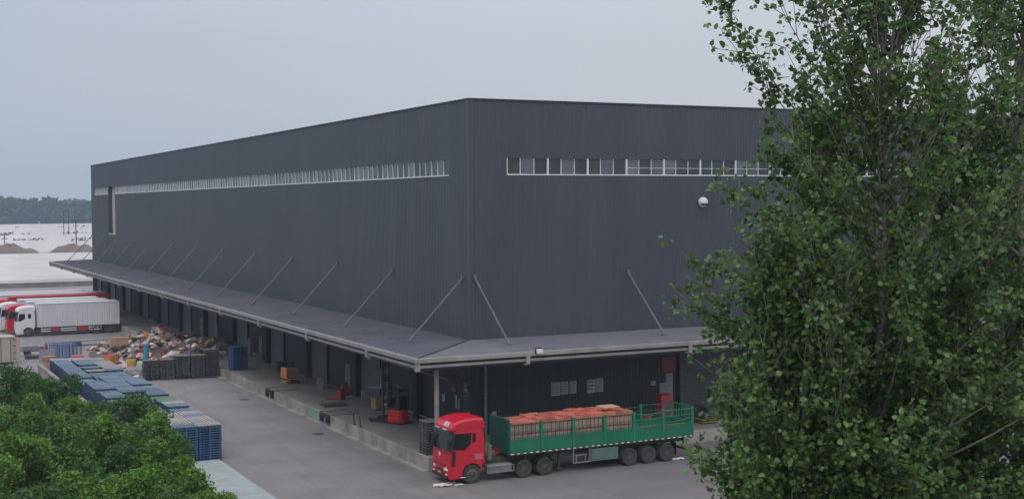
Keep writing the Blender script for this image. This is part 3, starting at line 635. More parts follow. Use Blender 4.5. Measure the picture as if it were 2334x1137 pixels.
for s in (-1, 1):
    ysd = s*1.24
    for i, p in enumerate(posts):
        top = 3.08 if i < 4 else 3.04
        MB().box(max(p-.09, .05), p+.09 if i < 6 else p+.08, ysd-.05, ysd+.05, 1.44, top+.10).build('stake_post', M['green'], tl, bevel=.012)
    for i in range(6):
        a, b = posts[i]+.1, posts[i+1]-.1
        mb = MB(); mb.box(a, b, ysd-.02, ysd+.015, 1.46, 2.16); n = int((b-a)/.13)
        for k in range(n): mb.box(a+.04+k*.13, a+.08+k*.13, ysd-.035, ysd-.02) if False else mb.box(a+.04+k*.13, a+.09+k*.13, ysd+(.015 if s > 0 else -.04), ysd+(.04 if s > 0 else -.02), 1.5, 2.12)
        mb.box(a, b, ysd-.045, ysd+.045, 2.16, 2.2)
        mb.build('side_board', M['green'], tl)
        mb = MB()
        sag = [0, 0, 0, 0, .07, .03][i]
        def rail(z0, z1, r=.022):
            pr = None
            for k in range(7):
                f_ = k/6; q = (a+(b-a)*f_, ysd, z0+(z1-z0)*f_-sag*math.sin(math.pi*f_))
                if pr: mb.tube(pr, q, r, n=4)
                pr = q
        if i < 4: rail(2.3, 2.3); rail(2.66, 2.66); rail(3.08, 3.08)
        elif i == 4: rail(2.34, 2.34); rail(2.68, 2.68); rail(3.0, 3.02)
        else: rail(2.34, 2.5); rail(2.7, 2.74); rail(3.06, 3.08)
        for k in range(7):
            x = a+(b-a)*(k+.5)/7; mb.tube((x, ysd, 2.2), (x, ysd, 3.08 if i < 4 else 3.0), .017, n=4)
        mb.build('side_rack', M['green'] if s < 0 else M['greendk'], tl)
    mb = MB()
    for k in range(31): mb.box(.1+k*.405, .28+k*.405, s*1.265-.004, s*1.265+.004, 1.38, 1.43)
    mb.build('reflector_strip', [M['lampw'], M['lampr']], tl)
    MB().box(0, X1-X0, s*1.24-.02, s*1.24+.02, 1.34, 1.45).build('edge_rail', M['chassis'], tl)
    mb = MB().box(L(38.15), L(39.98), s*.65, s*1.2, .5, 1.22); mb.build('tool_box', M['greengrey'], tl, bevel=.02)
    mb = MB()
    for x in (36.95, 38.05): mb.box(L(x)-.04, L(x)+.04, s*1.17-.04, s*1.17+.04, .48, 1.34)
    mb.box(L(36.95), L(38.05), s*1.17-.03, s*1.17+.03, .48, .56); mb.box(L(37.1), L(37.9), s*1.1-.03, s*1.1+.03, .9, .98)
    mb.box(L(37.15), L(37.22), s*1.1-.03, s*1.1+.03, .56, .9).box(L(37.75), L(37.82), s*1.1-.03, s*1.1+.03, .56, .9); mb.build('spare_rack', M['greym'], tl)
    for x in (40.79, 42.10, 43.41): wheel_parts(tl, L(x), s*1.08, side=s, dual=True)
    mb = MB().box(L(36.2), L(36.3), s*.6, s*.7, .25, 1.3).box(L(36.1), L(36.4), s*.5, s*.8, .15, .25); mb.build('landing_leg', M['chassis'], tl)
    MB().box(L(44.05), L(44.07), s*.75, s*1.2, .35, 1.1).build('mudflap', M['black'], tl)
mb = MB()
for x in (40.79, 42.10, 43.41): mb.tube((L(x), -.9, .52), (L(x), .9, .52), .11, n=10)
mb.box(L(44.9), L(45.0), -1.1, 1.1, .5, .62).box(L(44.9), L(44.98), -.7, -.6, .6, 1.3).box(L(44.9), L(44.98), .6, .7, .6, 1.3); mb.build('axles', M['chassis'], tl)
mb = MB().box(12.48, 12.54, -1.2, 1.2, 1.45, 2.2)
for k in range(9): mb.box(12.49, 12.53, -1.15+k*.28, -1.11+k*.28, 2.2, 3.1)
mb.box(12.47, 12.55, -1.22, 1.22, 3.1, 3.18); mb.build('tailgate', M['green'], tl)
mb = MB().box(12.54, 12.58, -1.0, -.7, 1.2, 1.32).box(12.54, 12.58, .7, 1.0, 1.2, 1.32); mb.build('tail_lights', M['lampr'], tl)
# cargo: cartons, outer row two tiers + top orange wrapped bales
def carton(nm='carton'):
    t = thing(nm, (0, 0, 0), 'x', 'carton')
    MB().box(-.105, .105, -.28, .28, 0, .46).build('carton_body', M['carton'], t, bevel=.01)
    MB().box(-.13, .13, -.284, .284, .461, .50).build('carton_lid', M['signred'], t)
    return t
cproto = carton(); first = True
BAYN = ['front', 'second', 'third', 'fourth', 'fifth', 'last']
for bay in range(6):
    a, b = posts[bay]+.12, posts[bay+1]-.1
    for tier in range(2 if bay < 4 else 1):
        for k in range(7):
            o = cproto if first else copy_tree(cproto); first = False
            o.location = (X0+a+(b-a)*(k+.5)/7, TY-.90+U(-.02, .02), 1.75+.03+tier*.56 if bay < 4 else 1.62); 
            if bay < 4: o.location.z = 1.98+tier*.53
            o['label'] = f'pinkish carton, {ORD[k]} from cab, {["lower", "upper"][tier]} tier, {BAYN[bay]} bay of the green trailer'
            o['group'] = 'cartons on the trailer'; o.rotation_euler = (0, 0, U(-.03, .03))
sup = MB().box(.1, 8.25, -1.17, 1.17, 1.45, 1.965).box(8.35, 12.4, -1.17, 1.17, 1.45, 1.60); sup.build('load_base', M['chassis'], tl)
def bale(x0, x1, y0, y1, z0, z1, label, mm, rz=0):
    nx, ny = max(2, int((x1-x0)/.3)), max(2, int((y1-y0)/.3)); r = random.Random(int(x0*77+y0*13))
    cx, cy = (x0+x1)/2, (y0+y1)/2; V = []; Fc = []
    mb = MB(); hw, hd = (x1-x0)/2, (y1-y0)/2
    for i in range(nx+1):
        for j in range(ny+1):
            V.append((-hw+2*hw*i/nx, -hd+2*hd*j/ny, z1-z0+r.uniform(-.03, .03)-(.025 if i in (0, nx) or j in (0, ny) else 0)))
    n = len(V)
    for i in range(nx+1):
        for j in range(ny+1): V.append((V[i*(ny+1)+j][0], V[i*(ny+1)+j][1], 0))
    I = lambda i, j: i*(ny+1)+j
    for i in range(nx):
        for j in range(ny):
            Fc.append((I(i, j), I(i+1, j), I(i+1, j+1), I(i, j+1))); Fc.append((n+I(i, j), n+I(i, j+1), n+I(i+1, j+1), n+I(i+1, j)))
    for i in range(nx):
        for j in (0, ny): Fc.append((I(i, j), I(i+1, j), n+I(i+1, j), n+I(i, j)))
    for j in range(ny):
        for i in (0, nx): Fc.append((I(i, j), I(i, j+1), n+I(i, j+1), n+I(i, j)))
    mb.add(V, Fc); o = mb.build('wrapped_bale', mm, loc=(cx, cy, z0)); o.rotation_euler = (0, 0, rz)
    return tag(o, label, 'bale', 'orange bales on the trailer')
nb = 14
for i in range(nb):
    xa, xb = .12+8.15*i/nb, .12+8.15*(i+1)/nb
    for j, (a, b) in enumerate(((-1.14, -.42), (-.40, .38), (.40, 1.14))):
        zt = (3.15 if i < 3 else 3.24 if i < 8 else 3.29)+U(-.05, .05)
        bale(X0+xa+.01, X0+xb-.01+U(0, .05), TY+a, TY+b, 3.03 if j == 0 else 1.97, zt, f'orange wrapped bale on the trailer, {ORD[i]} from the cab in the {["near", "middle", "far"][j]} row', M['cartontop'] if (i*3+j) % 4 else M['bale2'], U(-.05, .05))
tag(MB().box(-.55, .55, -.5, .5, 0, .03).build('cardboard_sheet', M['cardboard'], loc=(X0+6.9, TY-.55, 3.5)), 'flat yellowish cardboard sheet lying on the orange bales', 'cardboard sheet')
# --- white and red box lorries parked in a row
def box_lorry(x, y, cabm, boxm, label, trailer_len=9.5, group='box lorries parked nose out in a row', fair=True, rzj=0):
    t = thing('box_lorry', (x, y+1.24, 0), label, 'lorry', group, rzj)
    cab(t, cabm, far=True, vis='black')
    b0, b1, z0, z1 = 2.45, 2.45+trailer_len, 1.08, 3.86
    mb = MB(); pts = []; q = b0; k = 0
    while q < b1-.01: pts += [(q, 0), (q+.12, 0), (q+.15, .035), (q+.26, .035)]; q += .29
    pts.append((b1, 0)); 
    for s in (-1, 1):
        vs = []
        for a, d in pts:
            for z in (z0, z1): vs.append((a, s*(1.20+d), z))
        mb.add(vs, [(2*i, 2*i+2, 2*i+3, 2*i+1) for i in range(len(pts)-1)])
    mb.box(b0, b1, -1.2, 1.2, z0-.02, z0).box(b0, b1, -1.2, 1.2, z1, z1+.04).box(b0-.03, b0, -1.2, 1.2, z0, z1).box(b1, b1+.05, -1.22, 1.22, z0, z1)
    mb.box(b0-.02, b1+.05, -1.27, -1.17, z1-.06, z1+.06).box(b0-.02, b1+.05, 1.17, 1.27, z1-.06, z1+.06).box(b1, b1+.09, -1.26, -1.14, z0, z1).box(b0-.06, b0+.04, -1.26, -1.14, z0, z1)
    mb.build('cargo_box', boxm, t)
    mb = MB().box(2.1, b1, -.42, -.3, .75, 1.05).box(2.1, b1, .3, .42, .75, 1.05); mb.build('chassis', M['chassis'], t)
    for s in (-1, 1):
        for a, b in ((2.9, 4.0), (5.2, 7.0), (8.4, 9.9)):
            mb = MB()
            for z in (.5, .78): mb.box(a, b, s*1.18-.02, s*1.18+.02, z, z+.11)
            mb.box(a, a+.06, s*1.16-.02, s*1.16, .5, 1.05)
            mb.build('side_guard', M['whitem'], t)
        for wx in (b1-2.6, b1-1.25): wheel_parts(t, wx, s*1.05, side=s, dual=True)
        MB().box(4.1, 5.1, s*.7, s*1.12, .45, 1.0).build('fuel_tank', M['reddk'], t)
        MB().box(7.1, 8.3, s*.7, s*1.12, .45, 1.0).build('tool_box', M['reddk'], t)
    return t
box_lorry(17.25, 164.5, M['whitep'], M['boxwall'], 'white box lorry nearest in the row, ribbed white body and white cab')
box_lorry(16.6, 168.3, M['red'], M['boxwall'], 'red-cabbed lorry with white box right behind the nearest white lorry')
box_lorry(16.1, 172.3, M['whitep'], M['boxwall'], 'white-roofed lorry third in the row, between two red cabs')
box_lorry(15.6, 178.5, M['red'], mat('red_box_panel', (.42, .01, .05), .45, 0, .1), 'red lorry with long red box body, fourth in the row', 12.2)
box_lorry(14.9, 183.0, M['whitep'], M['boxwall'], 'white lorry just behind the long red box body', 13.2)
box_lorry(13.0, 187.5, M['red'], M['boxwall'], 'farthest lorry in the row, red cab and pale box, its nose cut by the frame', 13.2)
# container at the far left
t = thing('freight_container', (8.2, 136.6, 0), 'dirty cream freight container cut by the left edge behind the green trees', 'container', None, .02)
mb = MB(); pts = []; q = 0
while q < 5.9: pts += [(q, 0), (q+.55, 0), (q+.6, .05), (q+.65, 0)]; q += .65
vs = []
for a, d in pts:
    for z in (.25, 2.6): vs.append((a, -d, z))
mb.add(vs, [(2*i, 2*i+2, 2*i+3, 2*i+1) for i in range(len(pts)-1)]); mb.box(0, 5.95, .02, 2.4, .2, 2.62).box(-.05, 6.0, -.08, 2.45, 2.62, 2.72).box(5.9, 6.02, -.1, .04, .1, 2.72)
mb.build('container_body', mat('cream_paint', (.42, .38, .33), .7, 0, .15, 1, dirt=(.2, .12, .08), dscale=1), t)
mb = MB()
for x in (3.6, 4.7, 5.6): mb.tube((x, -.12, .25), (x, -.12, 2.6), .025)
for z in (.5, 1.1, 1.8, 2.4): mb.box(5.85, 6.08, -.14, -.08, z, z+.07)
mb.build('locking_bars', M['darkm'], t)
# ------------------------------------------------------------------ forklifts and dock goods
def forklift(x, y, rz):
    t = thing('reach_truck', (x, y, ZD), 'red and black reach truck with tall raised mast standing on the dock', 'forklift', None, rz)
    # local: forks towards +x
    mb = MB(); pr = [(-.95, -.35), (-.80, -.52), (0, -.56), (.25, -.50), (.25, .50), (0, .56), (-.80, .52), (-.95, .35)]
    mb.prism(pr, .10, .50, 'XY'); mb.prism([(p[0]*.94, p[1]*.92) for p in pr], .50, .95, 'XY'); mb.build('chassis_cover', M['brightred'], t, bevel=.06)
    mb = MB().box(-.97, .3, -.57, .57, .03, .12).box(-.8, .2, -.5, .5, .95, 1.15).box(-.55, -.1, -.3, .3, 1.15, 1.3).box(-.75, -.4, -.42, .42, 1.15, 1.85).box(.1, .3, -.45, .45, .5, 1.7).box(-.5, .2, -.4, .4, .98, 1.12); mb.build('cockpit', M['black'], t, bevel=.03)
    mb = MB()
    for px, py in ((-.8, -.48), (-.8, .48), (.2, -.48), (.2, .48)): mb.tube((px, py, 1.1), (px*.95, py*.95, 2.25), .035)
    for k in range(8): mb.box(-.75, .22, -.46+k*.125, -.43+k*.125, 2.22, 2.27)
    mb.box(-.8, -.72, -.48, .48, 2.21, 2.28).box(.18, .26, -.48, .48, 2.21, 2.28); mb.build('overhead_guard', M['black'], t)
    mb = MB()
    for s in (-1, 1):
        mb.box(.62, .74, s*.40-.05, s*.40+.05, .12, 2.9).box(.74, .84, s*.31-.04, s*.31+.04, .15, 4.75)
    for z in (.4, 1.4, 2.8): mb.box(.62, .70, -.40, .40, z, z+.09)
    for z in (2.95, 3.9, 4.68): mb.box(.76, .84, -.31, .31, z, z+.08)
    mb.build('mast', M['darkm'], t)
    mb = MB()
    for s in (-1, 1): mb.box(.84, .87, s*.31-.02, s*.31+.02, 1.2, 4.75)
    mb.box(.84, .88, -.31, .31, 4.68, 4.74); mb.tube((.70, .0, .5), (.70, .0, 3.0), .035); mb.build('mast_rails', M['gutter'], t)
    mb = MB()
    for s in (-1, 1): mb.box(.9, .96, s*.34-.03, s*.34+.03, 2.3, 3.6)
    for z in (2.3, 2.7, 3.1, 3.55): mb.box(.9, .96, -.34, .34, z, z+.05)
    for s in (-1, 1): mb.box(.96, 2.0, s*.24-.06, s*.24+.06, 2.28, 2.33)
    mb.build('fork_carriage', M['greym'], t)
    for s in (-1, 1):
        MB().box(.2, 1.9, s*.47-.08, s*.47+.08, .1, .26).build('outrigger', M['darkm'], t)
        MB().lathe([(.13, -.05), (.13, .05)], (1.7, s*.47, .13), 'Y', 14).build('load_wheel', M['tyre'], t)
        MB().lathe([(.0, -.05), (.085, -.03), (.085, .04)], (.55, s*.36, 1.25), 'Z', 12).build('work_lamp', M['lampw'], t)
forklift(32.45, 81.4, math.radians(118))
# red thing beside trailer rear: second forklift seen only in outline -> small red pallet jack with a red crate stack
def jack(x, y, rz, label, mm, z=ZD):
    t = thing('pallet_jack', (x, y, z), label, 'pallet truck', 'pallet trucks on the dock', rz)
    mb = MB()
    for s in (-1, 1): mb.box(0, 1.15, s*.2-.08, s*.2+.08, .08, .15)
    mb.build('forks', mm, t, bevel=.01)
    MB().prism([(-.05, .05), (-.42, .05), (-.42, .55), (-.3, .8), (-.05, .8)], -.3, .3).build('motor_cover', mm, t, bevel=.04)
    mb = MB().tube((-.3, 0, .7), (-.65, 0, 1.25), .03).box(-.72, -.6, -.2, .2, 1.2, 1.3); mb.build('handle', M['black'], t)
    mb = MB().lathe([(.1, -.04), (.1, .04)], (-.25, 0, .1), 'Y', 12).lathe([(.06, -.15), (.06, .15)], (.95, 0, .06), 'Y', 12); mb.build('wheels', M['tyre'], t)
jack(32.6, 93.2, 2.2, 'dark red electric pallet truck mid-dock beyond the reach truck', M['reddk'])
jack(33.2, 108.0, 2.0, 'crimson pallet truck behind the orange chair stack', M['red'])
jack(46.4, 71.6, .3, 'red pallet truck on the dock behind the trailer tail', M['brightred'])
def crate_stack(x, y, n, w_, d_, h_, mm, nm, labf, cat, group, z=ZD, rz=0):
    proto = None
    for k in range(n):
        if proto is None:
            mb = MB(); mb.box(-w_/2, w_/2, -d_/2, d_/2, 0, .03)
            for s in (-1, 1):
                mb.box(-w_/2, w_/2, s*d_/2-.015, s*d_/2+.015, .03, h_*.9).box(s*w_/2-.015, s*w_/2+.015, -d_/2, d_/2, .03, h_*.9)
            mb.box(-w_/2-.02, w_/2+.02, -d_/2-.03, d_/2+.03, h_*.86, h_*.97)
            o = proto = mb.build(nm, mm)
        else: o = proto.copy(); sc.collection.objects.link(o)
        o.location = (x+U(-.02, .02), y+U(-.02, .02), z+k*h_); o.rotation_euler = (0, 0, rz+U(-.04, .04)); tag(o, labf(k), cat, group)
crate_stack(47.6, 71.6, 5, .9, .7, .42, M['reddk'], 'crate', lambda k: f'dark red plastic crate behind the trailer tail, {ORD[k]} from the bottom of the stack', 'crate', 'red crates behind the trailer')
# chair / cart stack orange-yellow at (681,855)
t = thing('platform_cart', (32.2, 104.0, ZD), 'orange cart with upright back and yellow striped base on the dock', 'cart', None, .2)
MB().box(-.6, .6, -.5, .5, .42, .5).build('deck', M['orange'], t, bevel=.02)
MB().box(-.62, -.55, -.5, .5, .5, 1.35).build('cart_back', M['orange'], t, bevel=.02)
mb = MB().box(-.3, .55, -.42, .4, .5, 1.2); mb.build('cart_load', M['cwood'], t, bevel=.03)
mb = MB().box(-.58, -.2, -.5, .5, .05, .12).box(-.58, -.2, -.5, .5, .2, .27).box(-.58, .55, -.49, -.43, .33, .42); mb.build('striped_base', M['yellow'], t)
mb = MB()
for px in (-.5, .5):
    for py in (-.4, .4): mb.lathe([(.09, -.03), (.09, .03)], (px, py, .09), 'Y', 10)
mb.box(-.55, .55, -.45, .45, .12, .2).box(-.55, .55, -.45, .45, .27, .33); mb.build('cart_wheels', M['black'], t)
tag(MB().box(-.9, .9, -.6, .6, 0, .14).build('dark_mat', M['chassis'], loc=(31.3, 90.6, ZD+.002), bevel=.02), 'low dark slab lying flat on the dock floor in front of the red pallet truck', 'slab')
def wood_crate(x, y, z, s, mm, label, nm='timber_crate', rz=0):
    t = thing(nm, (x, y, z), label, 'crate', None, rz)
    mb = MB()
    for k in range(5):
        a = -s/2+k*s/5
        mb.box(a, a+s/5-.02, -s/2-.02, -s/2, .08, s).box(a, a+s/5-.02, s/2, s/2+.02, .08, s).box(-s/2-.02, -s/2, a, a+s/5-.02, .08, s).box(s/2, s/2+.02, a, a+s/5-.02, .08, s)
    mb.box(-s/2, s/2, -s/2, s/2, .06, .1); mb.build('planks', mm, t)
    MB().box(-s/2, s/2, -s/2+.02, -s/2+.1, 0, .06).box(-s/2, s/2, s/2-.1, s/2-.02, 0, .06).box(-s/2+.03, s/2-.03, -s/2+.03, s/2-.03, .1, s*.8).build('contents', M['black'], t)
wood_crate(33.6, 87.3, ZD, .9, M['cwood'], 'orange-brown timber crate on the dock left of the reach truck mast')
# grey steel bench / trolley pieces
def trestle(x, y, L_, rz, label):
    t = thing('steel_bench', (x, y, ZD), label, 'bench', 'steel benches on the dock', rz)
    MB().box(-L_/2, L_/2, -.2, .2, .7, .76).build('bench_top', M['gutter'], t)
    for s in (-1, 1): MB().box(s*L_/2*.85-.03, s*L_/2*.85+.03, -.2, .2, 0, .7).build('leg', M['gutter'], t)
    MB().box(-L_/2*.8, L_/2*.8, -.03, .03, .2, .26).build('stretcher', M['gutter'], t)
trestle(33.3, 99.6, 2.0, 1.3, 'pale steel bench near the wall left of the dark red pallet truck')
trestle(34.0, 91.2, 1.0, 1.5, 'small pale steel bench by the wall left of the timber crate')
trestle(33.9, 120.2, 1.4, 1.5, 'pale steel bench against the wall right of the blue pallet stack')
t = thing('scaffold_frame', (33.6, 84.5, ZD), 'pale steel ladder frame standing at the wall beside the reach truck mast', 'frame', None, math.radians(100))
mb = MB()
for s in (-.55, .55): mb.tube((s, 0, 0), (s, 0, 2.2), .025)
for z in (.5, 1.3, 2.15): mb.tube((-.55, 0, z), (.55, 0, z), .022)
mb.build('tubes', M['gutter'], t)
# ------------------------------------------------------------------ pallets
PW, PD, PH = 1.38, 1.18, .15
def pallet_mesh(name, mats, w_=PW, d_=PD):
    mb = MB(); hw, hd = w_/2, d_/2; n = 7; s = w_/n
    mb.cur = 1
    for k in range(n): mb.box(-hw+k*s+.032, -hw+(k+1)*s-.032, -hd, hd, .124, .145)
    mb.box(-hw, hw, -hd-.004, -hd+.02, .100, .1235); mb.box(-hw-.004, -hw+.018, -hd+.021, hd, .100, .1235)
    mb.cur = 0
    for k in range(3):
        yy = -hd+k*(d_-.14)/2+.022; mb.box(-hw+.02, hw, yy, yy+.10, .106, .123)
        for j in range(3):
            xx = -hw+j*(w_-.12)/2; mb.box(xx, xx+.12, yy+.004, yy+.116, .016, .106)
        mb.box(-hw+.003, hw-.003, yy, yy+.12, 0, .015)
    return mb.mesh(name, mats)
pm = {'blue': pallet_mesh('pallet', [M['pblue'], M['pedge']]), 'dusty': pallet_mesh('pallet', [M['pblue'], M['ptop']]), 'pale': pallet_mesh('pallet', [M['pblue'], M['ppale']]),
      'green': pallet_mesh('pallet', [M['pblue'], M['pgreen']]), 'dark': pallet_mesh('pallet', [M['pdark'], M['dedge']], 1.2, 1.1), 'yellow': pallet_mesh('pallet', [M['pdark'], M['yellow']], 1.2, 1.1)}
npal = 0
def pallet(kind, x, y, z, rz, label, group, name='plastic_pallet'):
    global npal; npal += 1
    o = bpy.data.objects.new(name, pm[kind]); sc.collection.objects.link(o)
    o.location = (x, y, z); o.rotation_euler = (0, 0, rz+U(-.012, .012)); tag(o, label, 'pallet', group); return o
rest = MB()
def rest_pal(x, y, z, w_=PW, d_=PD):
    hw, hd = w_/2, d_/2
    rest.box(x-hw, x+hw, y-hd, y+hd, z+.12, z+.145).box(x-hw, x+hw, y-hd, y-hd+.12, z, z+.02).box(x-hw, x-hw+.12, y-hd+.121, y+hd, z, z+.02)
    for j in range(3):
        rest.box(x-hw+j*(w_-.2)/2+.003, x-hw+j*(w_-.2)/2+.2, y-hd+.003, y-hd+.115, z+.02, z+.11)
        if j: rest.box(x-hw+.003, x-hw+.12, y-hd+j*(d_-.2)/2, y-hd+j*(d_-.2)/2+.19, z+.02, z+.11)
COLX = [(16.25, 'left'), (17.7, 'middle'), (19.15, 'right')]
NR = 36
rr = random.Random(3); lev = [15, 15, 15]
jit = {}
for r_ in range(NR):
    for c, (cx, cn_) in enumerate(COLX):
        y = 78.75+r_*1.215; 
        if (r_+2*c) % [5, 4, 6][c] == 0: lev[c] = rr.choice([15, 14, 15, 14, 13] if r_ < 22 else [14, 13, 14, 13])
        nlev = lev[c] if rr.random() < .88 else lev[c]-1
        if r_ < 5 and c > 0: nlev = 15
        jit[(r_, c)] = (cx+rr.uniform(-.04, .04), y+rr.uniform(-.02, .02), nlev)
for (r_, c), (x, y, nlev) in jit.items():
    cn_ = COLX[c][1]; z = .0
    top = nlev-1
    # tint of the top deck by where the batch comes from
    q = rr.random()
    kind = 'pale' if (r_ < 5 and q < .75) or (r_ > 26 and c == 2 and q < .7) or (r_ > 32 and q < .4) else ('green' if 8 <= r_ <= 11 and q < .7 else ('dusty' if q < .96 else 'pale'))
    for k in range(nlev):
        jx, jy = rr.uniform(-.012, .012), rr.uniform(-.012, .012)
        g = 'blue plastic pallets stacked in the long row'
        if k == top:
            pallet(kind, x+jx, y+jy, k*PH, 0, f'dusty top pallet of the {ORD[r_]} stack from the front, {cn_} column of the long row', g)
        elif r_ == 0 and c > 0:
            pallet('blue', x+jx, y+jy, k*PH, 0, f'blue pallet {ORD[top-k]} below the top in the front {cn_} stack of the long row', g)
        elif r_ == 0 or c == 0 or k >= nlev-4: rest_pal(x+jx, y+jy, k*PH)
        # deeper inner pallets are hidden by their neighbours
G2 = 'dark plastic pallets stacked across the yard'
for s_, (x, y, n) in enumerate(((23.6, 117.9, 12), (24.95, 117.7, 12), (26.3, 117.5, 14), (27.6, 117.3, 14), (28.9, 117.2, 17))):
    for k in range(n):
        if npal < 265: pallet('dark', x+rr.uniform(-.05, .05), y+rr.uniform(-.06, .06), k*PH, 0, f'dark pallet, {ORD[n-1-k]} from the top in the {ORD[s_]} stack from the left across the yard', G2)
        else: rest_pal(x, y, k*PH, 1.2, 1.1)
for k in range(14):
    pallet('blue', 30.75, 114.9, ZD+k*PH, .12, f'blue pallet, {ORD[13-k]} from the top of the lone stack on the dock', 'blue pallets in the stack on the dock')
for k in range(13):
    pallet('dark', 30.42, 70.42, ZD+k*PH, 0, f'dark pallet, {ORD[12-k]} from the top of the stack beside the white column', 'dark pallets beside the column')
for k in range(8):
    x = 50.9+rr.uniform(-.25, .25)
    pallet('yellow' if k < 2 else 'dark', x, 71.3, ZD+k*PH, rr.uniform(-.15, .15), f'{"yellow-topped" if k < 2 else "black"} pallet, {ORD[k]} from the bottom of the messy stack by the shutter', 'pallets by the shutter')
for k in range(7):
    pallet('dark', 53.0+rr.uniform(-.2, .2), 71.4, ZD+k*PH, rr.uniform(-.1, .1), f'black pallet, {ORD[k]} from the bottom of the stack half hidden by the poplar', 'pallets by the shutter')
print('pallets', npal)
tag(rest.build('pallet_mass', M['pblue']), 'blue pallets filling the lower levels of the long row of stacks', 'pallets', kind='stuff')
# pale corrugated sheets lying in front of the pallets
t = thing('roofing_sheets', (18.0, 69.0, 0), 'low pile of pale blue-grey corrugated sheets on the ground before the pallet row', 'sheets')
for lv in range(3):
    mb = MB(); pr = []; q = -9.0
    while q < 9.0: pr += [(q, 0), (q+.16, 0), (q+.20, .04), (q+.28, .04), (q+.32, 0)]; q += .36
    vs = []; hw = 1.62-.03*lv
    for x in (-hw, hw):
        for a, d in pr: vs.append((x+.02*lv, a*(1-.003*lv), .03+.05*lv+d))
    n = len(pr); mb.add(vs, [(i, i+1, n+i+1, n+i) for i in range(n-1)]); mb.build('sheet', M['roofsheet'], t)
# ------------------------------------------------------------------ boundary wall
t = thing('boundary_wall', (15.05, 80, 0), 'low rendered boundary wall with a pale brown coping left of the pallet row', 'wall')
MB().box(-.1, .1, -35, 45, 0, 1.15).build('wall_face', M['wallcap'], t); MB().box(-.18, .18, -35, 45, 1.15, 1.25).build('coping', M['wallcap'], t, bevel=.01)
# ------------------------------------------------------------------ rubbish heap
def bag_mesh(seed, mm, sx=1, sy=1, sz=.7):
    bm = bmesh.new(); bmesh.ops.create_icosphere(bm, subdivisions=3, radius=.4)
    for v in bm.verts:
        p = v.co.copy(); n_ = noise.noise(p*3.1+Vector((seed*3.3, 0, 0)))*.45 + noise.noise(p*8+Vector((0, seed*1.7, 0)))*.16
        v.co = p*(1+n_); v.co.x *= sx; v.co.y *= sy; v.co.z = max(v.co.z*sz, -.18)
        if v.co.z > .22: v.co.x *= .7; v.co.y *= .7
    me = bpy.data.meshes.new('sack'); bm.to_mesh(me); bm.free(); me.materials.append(mm); return me
bm_ = bmesh.new()
hm = MB(); hx0, hx1, hy0, hy1 = 21.6, 34.0, 122, 150; NX, NY = 40, 60
def heap_h(x, y):
    u = (x-27.8)/6.6; v = (y-137)/13.5; d = .9-(u*u+v*v)
    g = ZD*min(1, max(0, (x-29.0)/.8)) if x > 29 else 0
    return g-.1+max(0, d)**.6*(2.0 if x < 30 else 1.5)*(.75+.5*noise.noise(Vector((x*.45, y*.3, 2))))+.15*noise.noise(Vector((x*2, y*2, 0)))
vs = [(hx0+(hx1-hx0)*i/NX, hy0+(hy1-hy0)*j/NY, heap_h(hx0+(hx1-hx0)*i/NX, hy0+(hy1-hy0)*j/NY)) for i in range(NX+1) for j in range(NY+1)]
hm.add(vs, [(i*(NY+1)+j, (i+1)*(NY+1)+j, (i+1)*(NY+1)+j+1, i*(NY+1)+j+1) for i in range(NX) for j in range(NY)])
tag(hm.build('rubbish', mat('rubbish_mix', (.08, .055, .045), .9, 0, .5, 2.5, .8, 6, dirt=(.22, .18, .17), dscale=1.3, damt=.8)), 'loose brown rubbish making up the bulk of the heap', 'rubbish', kind='stuff')
bags = {k: [bag_mesh(i*5+j, SM[k], *[(1, 1, .7), (1.3, .8, .55), (.8, .9, 1.1)][j]) for j in range(3)] for i, (k, c) in enumerate(SACK)}
hr = random.Random(11)
wts = [9, 10, 5, 9, 6, 4, 4, 3, 1, 5, 1, .7]
def zone(x, y):
    a = ['near foot', 'lower slope', 'middle', 'upper slope', 'far crest'][min(4, int((y-122)/5.3))]; b = 'far left' if x < 24.3 else 'left of centre' if x < 26.6 else 'centre' if x < 28.8 else 'right of centre' if x < 31 else 'dock side'; return f'{a} of the heap, {b}'
